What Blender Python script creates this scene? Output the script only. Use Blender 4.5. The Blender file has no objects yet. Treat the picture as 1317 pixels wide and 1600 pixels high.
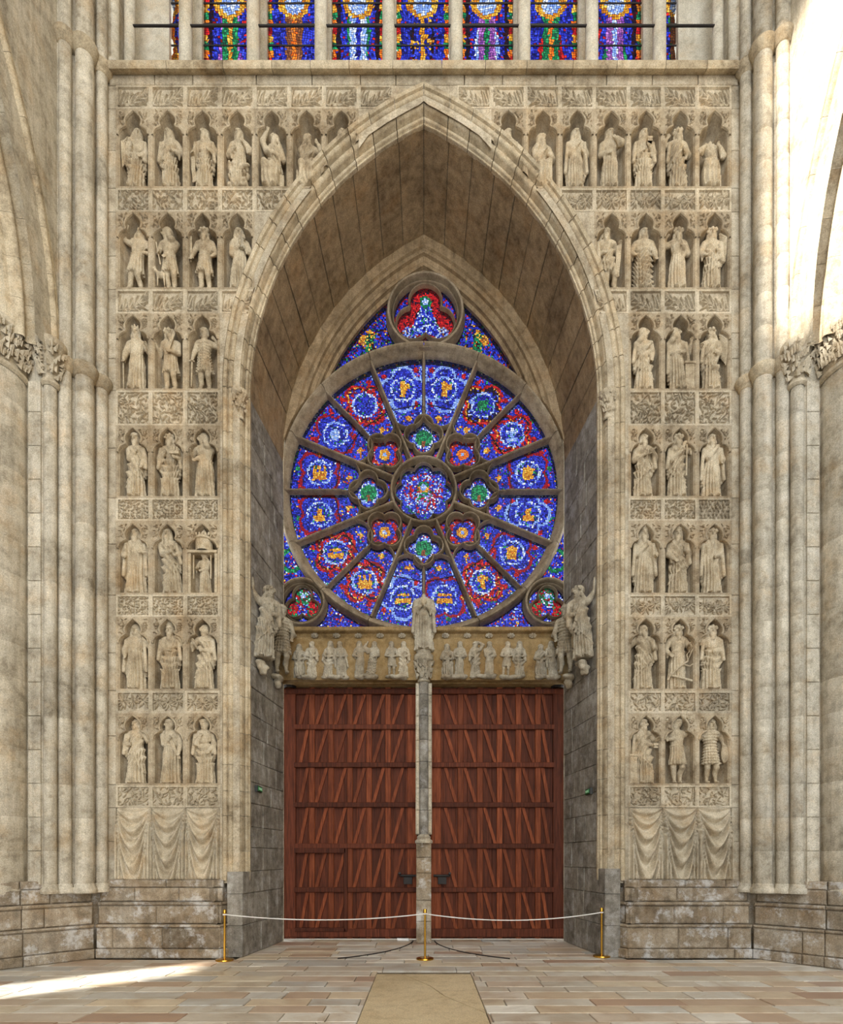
import bpy, bmesh, math, random
import numpy as np
from mathutils import Vector, geometry
R_ = random.Random(7)
sc = bpy.context.scene
COL = sc.collection
# ------------------------------------------------------------------ camera
F, CX, HY, H = 900.0, 662.0, 1340.0, 1.95        # focal px, principal point, eye height
cam = bpy.data.cameras.new('camera'); camo = bpy.data.objects.new('camera', cam); COL.objects.link(camo)
cam.sensor_fit = 'HORIZONTAL'; cam.sensor_width = 36.0; cam.lens = F / 1317 * 36
cam.shift_x = (658.5 - CX) / 1317; cam.shift_y = (HY - 800) / 1317
cam.clip_end = 300
camo.location = (0, 0, H); camo.rotation_euler = (math.pi / 2, 0, 0)
sc.camera = camo
# ------------------------------------------------------------------ world, sun, exposure
w = bpy.data.worlds.new('sky'); sc.world = w; w.use_nodes = True
bg = w.node_tree.nodes['Background']; bg.inputs[0].default_value = (0.89, 0.95, 1.0, 1); bg.inputs[1].default_value = 2.3
sun = bpy.data.lights.new('sun', 'SUN'); sun.energy = 11; sun.angle = 0.03; sun.color = (1, 0.95, 0.86)
suno = bpy.data.objects.new('sun', sun); COL.objects.link(suno)
suno.rotation_euler = Vector((0.77, 0.64, -0.70)).to_track_quat('-Z', 'Y').to_euler()
vs = sc.view_settings
vs.view_transform = 'Standard'; vs.look = 'None'; vs.gamma = 1.0; vs.use_curve_mapping = False; vs.exposure = 0.88

# ------------------------------------------------------------------ helpers
def P(px, py, D): return ((px - CX) * D / F, D, H + (HY - py) * D / F)
def link(name, me, mat=None, parent=None, loc=None):
    o = bpy.data.objects.new(name, me); COL.objects.link(o)
    if mat is not None and me is not None and len(me.materials) == 0: me.materials.append(mat)
    if parent is not None: o.parent = parent
    if loc is not None: o.location = loc
    return o
def mk(name, verts, faces, smooth=False):
    me = bpy.data.meshes.new(name)
    me.from_pydata([tuple(map(float, v)) for v in verts], [], [tuple(map(int, f)) for f in faces])
    if smooth: me.polygons.foreach_set('use_smooth', [True] * len(me.polygons))
    me.update(); return me
def empty(name, loc=(0, 0, 0)):
    o = bpy.data.objects.new(name, None); o.empty_display_size = 0.1; o.location = loc; COL.objects.link(o); return o
def tag(o, label=None, cat=None, group=None, kind=None):
    if label: o['label'] = label
    if cat: o['category'] = cat
    if group: o['group'] = group
    if kind: o['kind'] = kind
    return o
class MB:
    "collects shapes into one mesh"
    def __init__(s): s.v = []; s.f = []
    def add(s, v, f):
        n = len(s.v); s.v += [tuple(p) for p in v]; s.f += [tuple(i + n for i in q) for q in f]; return s
    def box(s, x0, x1, y0, y1, z0, z1):
        v = [(x, y, z) for x in (x0, x1) for y in (y0, y1) for z in (z0, z1)]
        return s.add(v, [(0, 1, 3, 2), (4, 6, 7, 5), (0, 4, 5, 1), (2, 3, 7, 6), (0, 2, 6, 4), (1, 5, 7, 3)])
    def block(s, m, u0, u1, v0, v1, w0, w1, c=0.012):
        "block with chamfered front; m maps (u,v,w)->xyz; w0 front, w1 back"
        a = [(u0 + c, v0 + c), (u1 - c, v0 + c), (u1 - c, v1 - c), (u0 + c, v1 - c)]
        b = [(u0, v0), (u1, v0), (u1, v1), (u0, v1)]
        d = c if w1 > w0 else -c
        v = [m(u, q, w0) for u, q in a] + [m(u, q, w0 + d) for u, q in b] + [m(u, q, w1) for u, q in b]
        f = [(0, 1, 2, 3), (8, 11, 10, 9)]
        for i in range(4):
            j = (i + 1) % 4; f += [(i, i + 4, j + 4, j), (i + 4, i + 8, j + 8, j + 4)]
        return s.add(v, f)
    def lathe(s, prof, c=(0, 0), n=20, a0=0, a1=2 * math.pi):
        full = abs(a1 - a0 - 2 * math.pi) < 1e-6; m = n if full else n + 1
        v = [(c[0] + r * math.cos(a0 + (a1 - a0) * i / n), c[1] + r * math.sin(a0 + (a1 - a0) * i / n), z) for r, z in prof for i in range(m)]
        f = []
        for k in range(len(prof) - 1):
            for i in range(n):
                j = (i + 1) % m; f.append((k * m + i, k * m + j, (k + 1) * m + j, (k + 1) * m + i))
        return s.add(v, f)
    def sweep(s, path, prof, mapf, closed=False, pclosed=False, caps=True):
        "path [(u,v)], prof [(n,w)]: n along the path's left normal, w depth"
        p = np.array(path, float); n = len(p)
        if closed: t = np.roll(p, -1, 0) - np.roll(p, 1, 0)
        else:
            t = np.zeros_like(p); t[1:-1] = p[2:] - p[:-2]; t[0] = p[1] - p[0]; t[-1] = p[-1] - p[-2]
        t /= np.maximum(np.linalg.norm(t, axis=1, keepdims=True), 1e-9)
        nn = np.stack([-t[:, 1], t[:, 0]], 1); k = len(prof)
        v = [mapf(p[i, 0] + nn[i, 0] * a, p[i, 1] + nn[i, 1] * a, b) for i in range(n) for a, b in prof]
        f = []
        for i in range(n if closed else n - 1):
            i2 = (i + 1) % n
            for j in range(k if pclosed else k - 1):
                j2 = (j + 1) % k; f.append((i * k + j, i * k + j2, i2 * k + j2, i2 * k + j))
        if caps and not closed:
            f += [tuple(range(k)), tuple(range((n - 1) * k, n * k))]
        return s.add(v, f)
    def tube(s, pts, r, n=8):
        pts = [Vector(p) for p in pts]; rr = r if isinstance(r, (list, tuple)) else [r] * len(pts)
        v = []
        for i, p in enumerate(pts):
            t = (pts[min(i + 1, len(pts) - 1)] - pts[max(i - 1, 0)]).normalized()
            a = t.orthogonal().normalized() if abs(t.z) > 0.9 else t.cross(Vector((0, 0, 1))).normalized()
            b = t.cross(a)
            v += [tuple(p + rr[i] * (math.cos(2 * math.pi * k / n) * a + math.sin(2 * math.pi * k / n) * b)) for k in range(n)]
        f = [(i * n + k, i * n + (k + 1) % n, (i + 1) * n + (k + 1) % n, (i + 1) * n + k) for i in range(len(pts) - 1) for k in range(n)]
        f += [tuple(range(n)), tuple(range((len(pts) - 1) * n, len(pts) * n))]
        return s.add(v, f)
    def poly(s, loops, mapf):
        "flat polygon with holes"
        flat = [q for l in loops for q in l]
        tri = geometry.tessellate_polygon([[Vector((q[0], q[1], 0)) for q in l] for l in loops])
        return s.add([mapf(q[0], q[1]) for q in flat], tri)
    def mesh(s, name, smooth=False): return mk(name, s.v, s.f, smooth)
    def obj(s, name, mat, parent=None, smooth=False, loc=None): return link(name, s.mesh(name, smooth), mat, parent, loc)
def sharp(o, deg=35):
    me = o.data; me.polygons.foreach_set('use_smooth', [True] * len(me.polygons))
    me.set_sharp_from_angle(angle=math.radians(deg)); return o
def mir(o, name=None):
    "mirror copy of an object about the nave axis (own mesh)"
    me = o.data.copy(); n = len(me.vertices); c = np.empty(n * 3); me.vertices.foreach_get('co', c)
    c = c.reshape(-1, 3); c[:, 0] *= -1; me.vertices.foreach_set('co', c.ravel()); me.flip_normals(); me.update()
    q = o.copy(); q.data = me; COL.objects.link(q); q.location.x *= -1
    if name: q.name = name
    return q

# ------------------------------------------------------------------ materials
def newmat(name):
    m = bpy.data.materials.new(name); m.use_nodes = True
    nt = m.node_tree; b = nt.nodes['Principled BSDF']; return m, nt, b
def nd(nt, t, **k):
    n = nt.nodes.new(t)
    for a, b in k.items(): setattr(n, a, b)
    return n
def ramp(nt, fac, stops):
    r = nd(nt, 'ShaderNodeValToRGB'); e = r.color_ramp.elements
    while len(e) < len(stops): e.new(0.5)
    for i, (p, c) in enumerate(stops): e[i].position = p; e[i].color = (*c, 1)
    nt.links.new(fac, r.inputs[0]); return r.outputs[0]
def mixc(nt, fac, a, b, mode='MIX'):
    m = nd(nt, 'ShaderNodeMix', data_type='RGBA', blend_type=mode)
    for s, v in ((0, fac), (6, a), (7, b)):
        if isinstance(v, (int, float)): m.inputs[s].default_value = v
        elif isinstance(v, tuple): m.inputs[s].default_value = (*v, 1)
        else: nt.links.new(v, m.inputs[s])
    return m.outputs[2]
def srgb(r, g, b):
    f = lambda c: (c / 255 / 12.92) if c / 255 <= 0.04045 else ((c / 255 + 0.055) / 1.055) ** 2.4
    return (f(r), f(g), f(b))
def stone(name, base, dark, light, rough=0.85, patch=0.5, streak=0.35, bump=0.25, var=0.12, white=0.0, ochre=0.22):
    "limestone: mottled tone, vertical dirt streaks, pale bloom, block-to-block variation"
    m, nt, b = newmat(name); L = nt.links.new
    g = nd(nt, 'ShaderNodeNewGeometry'); oi = nd(nt, 'ShaderNodeObjectInfo')
    def noise(scale, det=5, vec=None, rough=0.6):
        n = nd(nt, 'ShaderNodeTexNoise'); n.inputs['Scale'].default_value = scale; n.inputs['Detail'].default_value = det
        n.inputs['Roughness'].default_value = rough; L(vec or g.outputs['Position'], n.inputs['Vector']); return n.outputs[0]
    big = noise(0.9, 6); mid = noise(5.5, 6, None, 0.7); fine = noise(55, 3)
    c = ramp(nt, big, [(0.34, tuple(x * .85 for x in dark)), (0.5, base), (0.68, light)])
    c2 = ramp(nt, mid, [(0.36, tuple(x * .8 for x in dark)), (0.50, base), (0.64, light)])
    c = mixc(nt, patch, c, c2)
    if ochre:
        on = noise(1.7, 6, None, 0.7); of = ramp(nt, on, [(0.5, (0, 0, 0)), (0.68, (ochre * 1.6,) * 3)])
        c = mixc(nt, of, c, tuple(x * y for x, y in zip(base, (1.0, 0.74, 0.46))))
    mp = nd(nt, 'ShaderNodeMapping'); mp.inputs['Scale'].default_value = (5, 5, 0.35); L(g.outputs['Position'], mp.inputs[0])
    st = noise(1.6, 5, mp.outputs[0], 0.65)
    sf = ramp(nt, st, [(0.42, (0, 0, 0)), (0.75, (streak,) * 3)])
    c = mixc(nt, sf, c, tuple(x * 0.45 for x in dark))
    ff = ramp(nt, fine, [(0.3, (0.68,) * 3), (0.7, (1.2,) * 3)])
    c = mixc(nt, 1.0, c, ff, 'MULTIPLY')
    mr = nd(nt, 'ShaderNodeMapRange'); mr.inputs[3].default_value = 1 - var; mr.inputs[4].default_value = 1 + var
    L(oi.outputs['Random'], mr.inputs[0])
    cm = nd(nt, 'ShaderNodeCombineColor'); [L(mr.outputs[0], cm.inputs[i]) for i in range(3)]
    c = mixc(nt, 1.0, c, cm.outputs[0], 'MULTIPLY')
    if white:
        wn = noise(2.6, 8, None, 0.75); wf = ramp(nt, wn, [(0.52, (0, 0, 0)), (0.62, (white,) * 3)])
        c = mixc(nt, wf, c, (0.72, 0.72, 0.72))
    L(c, b.inputs['Base Color']); b.inputs['Roughness'].default_value = rough
    b.inputs['Specular IOR Level'].default_value = 0.25
    bp = nd(nt, 'ShaderNodeBump'); bp.inputs['Strength'].default_value = bump; bp.inputs['Distance'].default_value = 0.02
    hb = mixc(nt, 0.5, mid, fine); L(hb, bp.inputs['Height']); L(bp.outputs[0], b.inputs['Normal'])
    return m
M = {}
M['wall'] = stone('wall_limestone', srgb(188, 175, 152), srgb(142, 128, 106), srgb(210, 200, 180))
M['carve'] = stone('carved_limestone', srgb(194, 181, 157), srgb(146, 130, 106), srgb(214, 203, 182), bump=0.12, streak=0.2)
M['niche'] = stone('niche_limestone', srgb(178, 162, 136), srgb(128, 108, 82), srgb(200, 186, 162), bump=0.15)
M['shaft'] = stone('shaft_limestone', srgb(198, 188, 168), srgb(148, 137, 118), srgb(218, 210, 194), var=0.10, streak=0.45)
M['arch'] = stone('arch_limestone', srgb(190, 174, 146), srgb(136, 120, 96), srgb(212, 199, 174), var=0.14, streak=0.25)
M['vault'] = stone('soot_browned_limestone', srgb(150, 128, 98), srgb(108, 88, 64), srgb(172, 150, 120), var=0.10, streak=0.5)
M['jamb'] = stone('grey_jamb_limestone', srgb(140, 134, 124), srgb(98, 92, 84), srgb(176, 172, 164), var=0.14, streak=0.4, white=0.25, ochre=0.05)
M['plinth'] = stone('worn_plinth_stone', srgb(150, 134, 112), srgb(104, 92, 76), srgb(184, 174, 158), var=0.2, bump=0.6, white=0.55, rough=0.9)
M['tracery'] = stone('dark_tracery_stone', srgb(146, 130, 108), srgb(104, 90, 72), srgb(172, 158, 136), var=0.08, streak=0.3)
M['lintel'] = stone('ochre_lintel_stone', srgb(150, 124, 82), srgb(112, 90, 58), srgb(172, 150, 112), streak=0.3)
M['relief'] = stone('grey_relief_stone', srgb(172, 162, 142), srgb(122, 110, 92), srgb(204, 196, 178), bump=0.1)
M['pale'] = stone('pale_column_stone', srgb(206, 198, 180), srgb(180, 170, 150), srgb(220, 214, 200), var=0.05, streak=0.15)
M['mortar'] = stone('mortar', srgb(126, 114, 96), srgb(96, 84, 68), srgb(150, 138, 118), var=0)
def simple(name, col, rough=0.5, metal=0.0):
    m, nt, b = newmat(name); b.inputs['Base Color'].default_value = (*col, 1)
    b.inputs['Roughness'].default_value = rough; b.inputs['Metallic'].default_value = metal; return m
M['brass'] = simple('polished_brass', srgb(206, 160, 66), 0.22, 1.0)
M['iron'] = simple('black_iron', srgb(44, 40, 38), 0.55, 0.6)
M['rope'] = simple('white_rope', srgb(232, 230, 226), 0.7)
M['white'] = simple('white_plastic', srgb(240, 242, 245), 0.5)
M['green'] = simple('green_sign', srgb(20, 120, 60), 0.5)
M['greenw'] = simple('sign_letters', srgb(190, 240, 200), 0.5)
M['black'] = simple('black_frame', srgb(24, 26, 24), 0.5)
def wood(name, c0, c1, c2):
    m, nt, b = newmat(name); L = nt.links.new
    g = nd(nt, 'ShaderNodeNewGeometry'); oi = nd(nt, 'ShaderNodeObjectInfo')
    mp = nd(nt, 'ShaderNodeMapping'); mp.inputs['Scale'].default_value = (14, 14, 0.9); L(g.outputs['Position'], mp.inputs[0])
    n = nd(nt, 'ShaderNodeTexNoise'); n.inputs['Scale'].default_value = 2.2; n.inputs['Detail'].default_value = 7; n.inputs['Roughness'].default_value = 0.65
    L(mp.outputs[0], n.inputs[0])
    c = ramp(nt, n.outputs[0], [(0.3, c0), (0.5, c1), (0.72, c2)])
    mr = nd(nt, 'ShaderNodeMapRange'); mr.inputs[3].default_value = 0.72; mr.inputs[4].default_value = 1.25; L(oi.outputs['Random'], mr.inputs[0])
    cm = nd(nt, 'ShaderNodeCombineColor'); [L(mr.outputs[0], cm.inputs[i]) for i in range(3)]
    c = mixc(nt, 1.0, c, cm.outputs[0], 'MULTIPLY')
    L(c, b.inputs['Base Color']); b.inputs['Roughness'].default_value = 0.65; b.inputs['Specular IOR Level'].default_value = 0.18
    bp = nd(nt, 'ShaderNodeBump'); bp.inputs['Strength'].default_value = 0.2; bp.inputs['Distance'].default_value = 0.01
    L(n.outputs[0], bp.inputs['Height']); L(bp.outputs[0], b.inputs['Normal']); return m
M['wood'] = wood('red_brown_oak', srgb(74, 35, 19), srgb(116, 58, 33), srgb(144, 80, 49))
M['woodboard'] = wood('dark_oak_boards', srgb(52, 25, 15), srgb(84, 41, 25), srgb(106, 55, 35))
# floor paving
m, nt, b = newmat('worn_paving'); L = nt.links.new
oi = nd(nt, 'ShaderNodeObjectInfo'); g = nd(nt, 'ShaderNodeNewGeometry')
c = ramp(nt, oi.outputs['Random'], [(0.0, srgb(172, 142, 110)), (0.2, srgb(206, 198, 184)), (0.38, srgb(172, 168, 160)), (0.52, srgb(206, 188, 158)), (0.66, srgb(158, 122, 92)), (0.76, srgb(216, 210, 198)), (0.95, srgb(184, 172, 154))])
n = nd(nt, 'ShaderNodeTexNoise'); n.inputs['Scale'].default_value = 1.9; n.inputs['Detail'].default_value = 9; n.inputs['Roughness'].default_value = 0.7; n.inputs['Distortion'].default_value = 1.2; L(g.outputs['Position'], n.inputs[0])
cc = ramp(nt, n.outputs[0], [(0.32, (0.62, 0.54, 0.44)), (0.43, (0.92, 0.86, 0.78)), (0.5, (1.0, 1.0, 1.0)), (0.66, (1.22, 1.24, 1.28))])
c = mixc(nt, 1.0, c, cc, 'MULTIPLY'); c = mixc(nt, 0.16, c, srgb(196, 196, 196))
L(c, b.inputs['Base Color'])
rr = ramp(nt, n.outputs[0], [(0.35, (0.28,) * 3), (0.65, (0.5,) * 3)]); L(rr, b.inputs['Roughness'])
bp = nd(nt, 'ShaderNodeBump'); bp.inputs['Strength'].default_value = 0.15; bp.inputs['Distance'].default_value = 0.02; L(n.outputs[0], bp.inputs['Height']); L(bp.outputs[0], b.inputs['Normal'])
M['paving'] = m
M['slab'] = stone('beige_slab', srgb(206, 188, 154), srgb(186, 166, 130), srgb(216, 200, 168), rough=0.4, ochre=0.05, streak=0.0, var=0.03, bump=0.05)
# stained glass: colour per piece from the mesh, lead came along each piece's edge
m, nt, b = newmat('stained_glass'); L = nt.links.new; nt.nodes.remove(b)
at = nd(nt, 'ShaderNodeAttribute', attribute_name='gcol'); uv = nd(nt, 'ShaderNodeUVMap', uv_map='lead')
sx = nd(nt, 'ShaderNodeSeparateXYZ'); L(uv.outputs[0], sx.inputs[0])
def mth(op, a, bb):
    q = nd(nt, 'ShaderNodeMath', operation=op)
    for i, v in enumerate((a, bb)):
        if isinstance(v, (int, float)): q.inputs[i].default_value = v
        else: L(v, q.inputs[i])
    return q.outputs[0]
e1 = mth('ABSOLUTE', mth('SUBTRACT', sx.outputs[0], 0.5), 0); e2 = mth('ABSOLUTE', mth('SUBTRACT', sx.outputs[1], 0.5), 0)
edge = mth('GREATER_THAN', mth('MAXIMUM', e1, e2), 0.40)
tr = nd(nt, 'ShaderNodeBsdfTransparent'); L(mixc(nt, 1.0, at.outputs['Color'], (0.42, 0.42, 0.42), 'MULTIPLY'), tr.inputs[0])
gl = nd(nt, 'ShaderNodeBsdfGlossy'); gl.inputs['Roughness'].default_value = 0.25; gl.inputs[0].default_value = (0.3, 0.3, 0.3, 1)
mx0 = nd(nt, 'ShaderNodeMixShader'); mx0.inputs[0].default_value = 0.03; L(tr.outputs[0], mx0.inputs[1]); L(gl.outputs[0], mx0.inputs[2])
ld = nd(nt, 'ShaderNodeBsdfDiffuse'); ld.inputs[0].default_value = (0.02, 0.02, 0.025, 1)
mx = nd(nt, 'ShaderNodeMixShader'); L(edge, mx.inputs[0]); L(mx0.outputs[0], mx.inputs[1]); L(ld.outputs[0], mx.inputs[2])
L(mx.outputs[0], nt.nodes['Material Output'].inputs[0]); M['glass'] = m
# ================================================================== THE WEST WALL
DW = 11.35; S = DW / F
CA, RA, ZS = 2.573, 6.063, 11.19            # pointed arch: centre offset, intrados radius, springing height
XZ = lambda y: (lambda u, v, w=0: (u, y + w, v))
XYZ = lambda u, v, w: (u, w, v)
def arch_pts(R, n=24, side=-1, a0=0.0, c=CA, zs=ZS):
    "from springing to apex on one side"
    a1 = math.acos(c / R)
    return [(side * (R * math.cos(a0 + (a1 - a0) * i / n) - c), zs + R * math.sin(a0 + (a1 - a0) * i / n)) for i in range(n + 1)]
def arch_full(R, n=24, zb=0.0):
    l = arch_pts(R, n, -1); r = arch_pts(R, n, 1)
    return [(l[0][0], zb)] + l + r[::-1][1:] + [(r[0][0], zb)]
mb = MB()
for (y, X, R, zt) in ((DW + 0.50, 6.3, 6.3, 17.3), (13.46, 7.6, 5.84, 17.3)):
    lo = [(-X, 0), (-X, zt), (X, zt), (X, 0)] + arch_full(R)[::-1]
    mb.poly([lo], XZ(y))
wall = mb.obj('wall_west', M['wall'])
tag(wall, 'inner west wall of the church, carved limestone tiers around a deep pointed arch', 'wall', kind='structure')

# ---- niches and foliage panels
ROWS = [(173, 291), (333, 449), (492, 607), (668, 775), (818, 926), (966, 1076), (1117, 1224)]
PAN = [(136, 167), (297, 328), (455, 487), (613, 662), (781, 811), (932, 961), (1084, 1112), (1230, 1259)]
LC = [208 + 54.2 * k for k in range(8)]; RC = [1116 - 53.6 * k for k in range(8)]
NCOL = [7, 4, 3, 3, 3, 3, 3]; PCOL = [8, 5, 4, 3, 3, 3, 3, 3]
def zw(py): return H + (HY - py) * S
def xw(px): return (px - CX) * S
def niche_outline(hpx, n=6):
    "trefoil-headed opening, px units, x from centre, z from base; right half then mirrored"
    t = hpx - 1; w = 23.5; sh = t - 38
    pts = [(w, 0), (w, sh)]
    for i in range(1, n + 1):
        a = math.radians(78) * i / n; pts.append((w - 13.5 + 13.5 * math.cos(a), sh + 13.5 * math.sin(a)))
    pts += [(11.3, sh + 14.3), (12.6, sh + 17.5), (13.1, sh + 21), (12.5, sh + 24.5), (10.6, sh + 28.5), (7.6, sh + 32), (4.0, sh + 35.2), (0, sh + 38)]
    return pts + [(-x, z) for x, z in pts[::-1][1:]]
def leaves_height(X, Z, leaves):
    h = np.zeros_like(X)
    for (x, z, a, Ln, Wd, cv, hm) in leaves:
        ca, sa = math.cos(a), math.sin(a)
        s = ((X - x) * ca + (Z - z) * sa) / Ln; t = -(X - x) * sa + (Z - z) * ca - cv * Ln * s * s
        ok = (s > 0) & (s < 1)
        wd = .72 * Wd * np.sin(np.pi * np.clip(s, 0, 1) ** 0.75) + 1e-5
        q = 1 - (t / wd) ** 2
        h = np.where(ok & (q > 0), hm * (.3 + .7 * np.sqrt(np.clip(q, 0, 1))) * (1 - 0.3 * np.exp(-(t / (0.16 * Wd)) ** 2)) * np.clip(.25 + 3 * np.clip(q, 0, 1), 0, 1), h)
    return h
def leaf_set(style, wd, ht, rnd):
    L = []; u = rnd.uniform
    def scatter(nx_, nz_, ln, wd_, hm, cv=.6):
        for i in range(nx_):
            for k in range(nz_):
                a = u(0, 6.28); l_ = ln * u(.8, 1.25)
                x = -wd / 2 + (i + .5 + u(-.35, .35)) * wd / nx_; z = -ht / 2 + (k + .5 + u(-.35, .35)) * ht / nz_
                L.append((x - .5 * l_ * math.cos(a), z - .5 * l_ * math.sin(a), a, l_, wd_ * u(.85, 1.2), u(-cv, cv), hm * u(.8, 1.1)))
    if style == 'spray':
        n = 6; p0 = (-wd / 2 + .01, -ht / 2 + .0); stem = lambda f: (p0[0] + f * wd * .85, p0[1] + ht * (.06 + .62 * f - .2 * math.sin(f * 3.1)))
        for i in range(n):
            f = i / (n - 1); x, z = stem(f)
            for q in range(2): L.append((x + .012 * q, z, 1.85 - .45 * q - .45 * f + u(-.1, .1), u(.24, .32) * (1.1 - .45 * f), .030, -.4 + .1 * q, .036))
            L.append((x, z, -.25 + u(-.15, .15), u(.17, .24), .028, .55, .036))
            if f > .3: L.append((x, z, -1.0 + u(-.15, .15), u(.14, .2), .028, .5, .036))
        for i in range(22):
            x, z = stem(i / 21); L.append((x, z, .45, .06, .016, 0, .04))
    elif style == 'dense': scatter(8, 5, .095, .022, .034)
    elif style == 'berry': scatter(11, 7, .05, .022, .034, 0)
    elif style == 'radial':
        for c in (-0.19, 0.0, 0.19):
            z0 = u(-.05, .05)
            for k in range(11):
                a = k * 6.28 / 11 + u(-.15, .15); L.append((c + .015 * math.cos(a), z0 + .015 * math.sin(a), a, u(.12, .19), 0.026, u(-.4, .4), u(.028, .038)))
        
    elif style == 'branch':
        for k in range(4):
            x, z, a = -wd / 2 + (k + .5) * wd / 4, -ht / 2, u(1.0, 2.1)
            for i in range(9):
                L.append((x, z, a, .1, .012, 0, .038)); x += .075 * math.cos(a); z += .075 * math.sin(a); a += u(-.5, .5)
        scatter(7, 7, .11, .028, .036)
    elif style == 'scale':
        for r in range(6):
            for c in range(8):
                L.append((-wd / 2 + (c + .5 * (r % 2)) * wd / 7.5, -ht / 2 + r * ht / 5.3, 1.57 + u(-.4, .4), .085, .03, 0, .035))
    return L
_pc = {}
def panel_mesh(style, cw, ch, ow, oh, seed, flip):
    "a framed cell with a sunk field of carved leaves"
    key = (style, round(cw, 3), round(ch, 2), seed, flip)
    if key in _pc: return _pc[key]
    rnd = random.Random(seed * 31 + len(style)); mb = MB()
    o = [(-cw / 2, -ch / 2), (cw / 2, -ch / 2), (cw / 2, ch / 2), (-cw / 2, ch / 2)]
    i = [(-ow / 2, -oh / 2), (ow / 2, -oh / 2), (ow / 2, oh / 2), (-ow / 2, oh / 2)]
    dp = 0.042
    v = [(x, 0, z) for x, z in o] + [(x, 0, z) for x, z in i] + [(x * .985, dp, z * .975) for x, z in i]
    f = []
    for a in range(4):
        c = (a + 1) % 4; f += [(a, c, c + 4, a + 4), (a + 4, c + 4, c + 8, a + 8)]
    mb.add(v, f)
    nx, nz = int(ow / 0.0078), int(oh / 0.0078)
    X, Z = np.meshgrid(np.linspace(-ow / 2, ow / 2, nx), np.linspace(-oh / 2, oh / 2, nz))
    hgt = leaves_height(X if not flip else -X, Z, leaf_set(style, ow, oh, rnd))
    vv = np.stack([X, dp - 1.65 * hgt, Z], -1).reshape(-1, 3)
    ff = [(r * nx + c, r * nx + c + 1, (r + 1) * nx + c + 1, (r + 1) * nx + c) for r in range(nz - 1) for c in range(nx - 1)]
    mb.add(vv.tolist(), ff)
    me = mb.mesh('foliage_panel'); me.materials.append(M['carve']); _pc[key] = me; return me
_nc = {}
def niche_mesh(cw, top, bot, hpx, seed):
    "cell front with trefoil opening, moulded rim, hollow back and leafy spandrels; origin at niche base centre"
    key = (round(cw, 3), round(top, 2), round(bot, 2), hpx, seed)
    if key in _nc: return _nc[key]
    ol = [(x * S, z * S) for x, z in niche_outline(hpx)]
    big = [(x * 1.0, z) for x, z in ol]
    mb = MB()
    rect = [(-cw / 2, -bot), (cw / 2, -bot), (cw / 2, top), (-cw / 2, top)]
    mb.poly([rect, big], lambda u, v: (u, 0, v))
    zt = max(z for x, z in ol); zc = zt - 38 * S
    rings = []
    for k, (sx, y, sz) in enumerate([(1, 0, 1), (0.985, 0.012, .995), (0.93, 0.03, .97), (0.92, 0.05, .965)] + [(0.92 * math.cos(a), 0.05 + 0.34 * math.sin(a), 0.965 - 0.35 * (1 - math.cos(a))) for a in (0.3, 0.6, 0.9, 1.15, 1.4)]):
        rings.append([(x * sx, y, z if z <= zc else zc + (z - zc) * sz) for x, z in ol])
    n = len(ol); v = [p for r in rings for p in r]; f = []
    for k in range(len(rings) - 1):
        for i in range(n - 1): f.append((k * n + i, k * n + i + 1, (k + 1) * n + i + 1, (k + 1) * n + i))
    f.append(tuple(range((len(rings) - 1) * n, len(rings) * n)))
    f.append(tuple(k * n for k in range(len(rings))) + tuple(k * n + n - 1 for k in range(len(rings) - 1, -1, -1)))   # floor of the niche
    mb.add(v, f)
    # rim roll along the head
    head = [(x, z) for x, z in ol if z >= zc * 0.98]
    mb.sweep(head, [(-0.026, 0.004), (-0.02, -0.022), (-.004, -0.034), (0.012, -0.024), (0.018, 0.01)], lambda u, v, w: (u, w, v), caps=False)
    # spandrel carving
    rnd = random.Random(seed)
    nx, nz = 66, 44; x0, x1, z0, z1 = -23 * S, 23 * S, zt - 36 * S, zt + 0.5 * S
    X, Z = np.meshgrid(np.linspace(x0, x1, nx), np.linspace(z0, z1, nz))
    L = []
    for sg in (-1, 1):
        cx, cz = sg * 17.5 * S, zt - 9 * S
        if seed % 2:
            for k in range(9): a = k * .698; L.append((cx + .008 * math.cos(a), cz + .008 * math.sin(a), a, .05, .014, 0, .028))
        for k in range(16):
            L.append((cx + rnd.uniform(-.07, .07), cz + rnd.uniform(-.16, .1), rnd.uniform(0, 6.28), rnd.uniform(.05, .09), .014, rnd.uniform(-.5, .5), rnd.uniform(.015, .03)))
    hgt = leaves_height(X, Z, L)
    # mask inside outline: by half-width of the opening at that height
    oz = np.array([z for x, z in ol[:len(ol) // 2 + 1]]); ox = np.array([x for x, z in ol[:len(ol) // 2 + 1]])
    hw = np.interp(Z, oz, ox, right=0) + 0.03
    keep = (np.abs(X) > hw)
    idx = np.arange(nx * nz).reshape(nz, nx)
    ff = []
    for r in range(nz - 1):
        for c in range(nx - 1):
            if keep[r, c] and keep[r + 1, c] and keep[r, c + 1] and keep[r + 1, c + 1]: ff.append((idx[r, c], idx[r, c + 1], idx[r + 1, c + 1], idx[r + 1, c]))
    mb.add(np.stack([X, 0.004 - 1.7 * hgt, Z], -1).reshape(-1, 3).tolist(), ff)
    me = mb.mesh('niche'); me.materials.append(M['niche']); _nc[key] = me; return me
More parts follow.
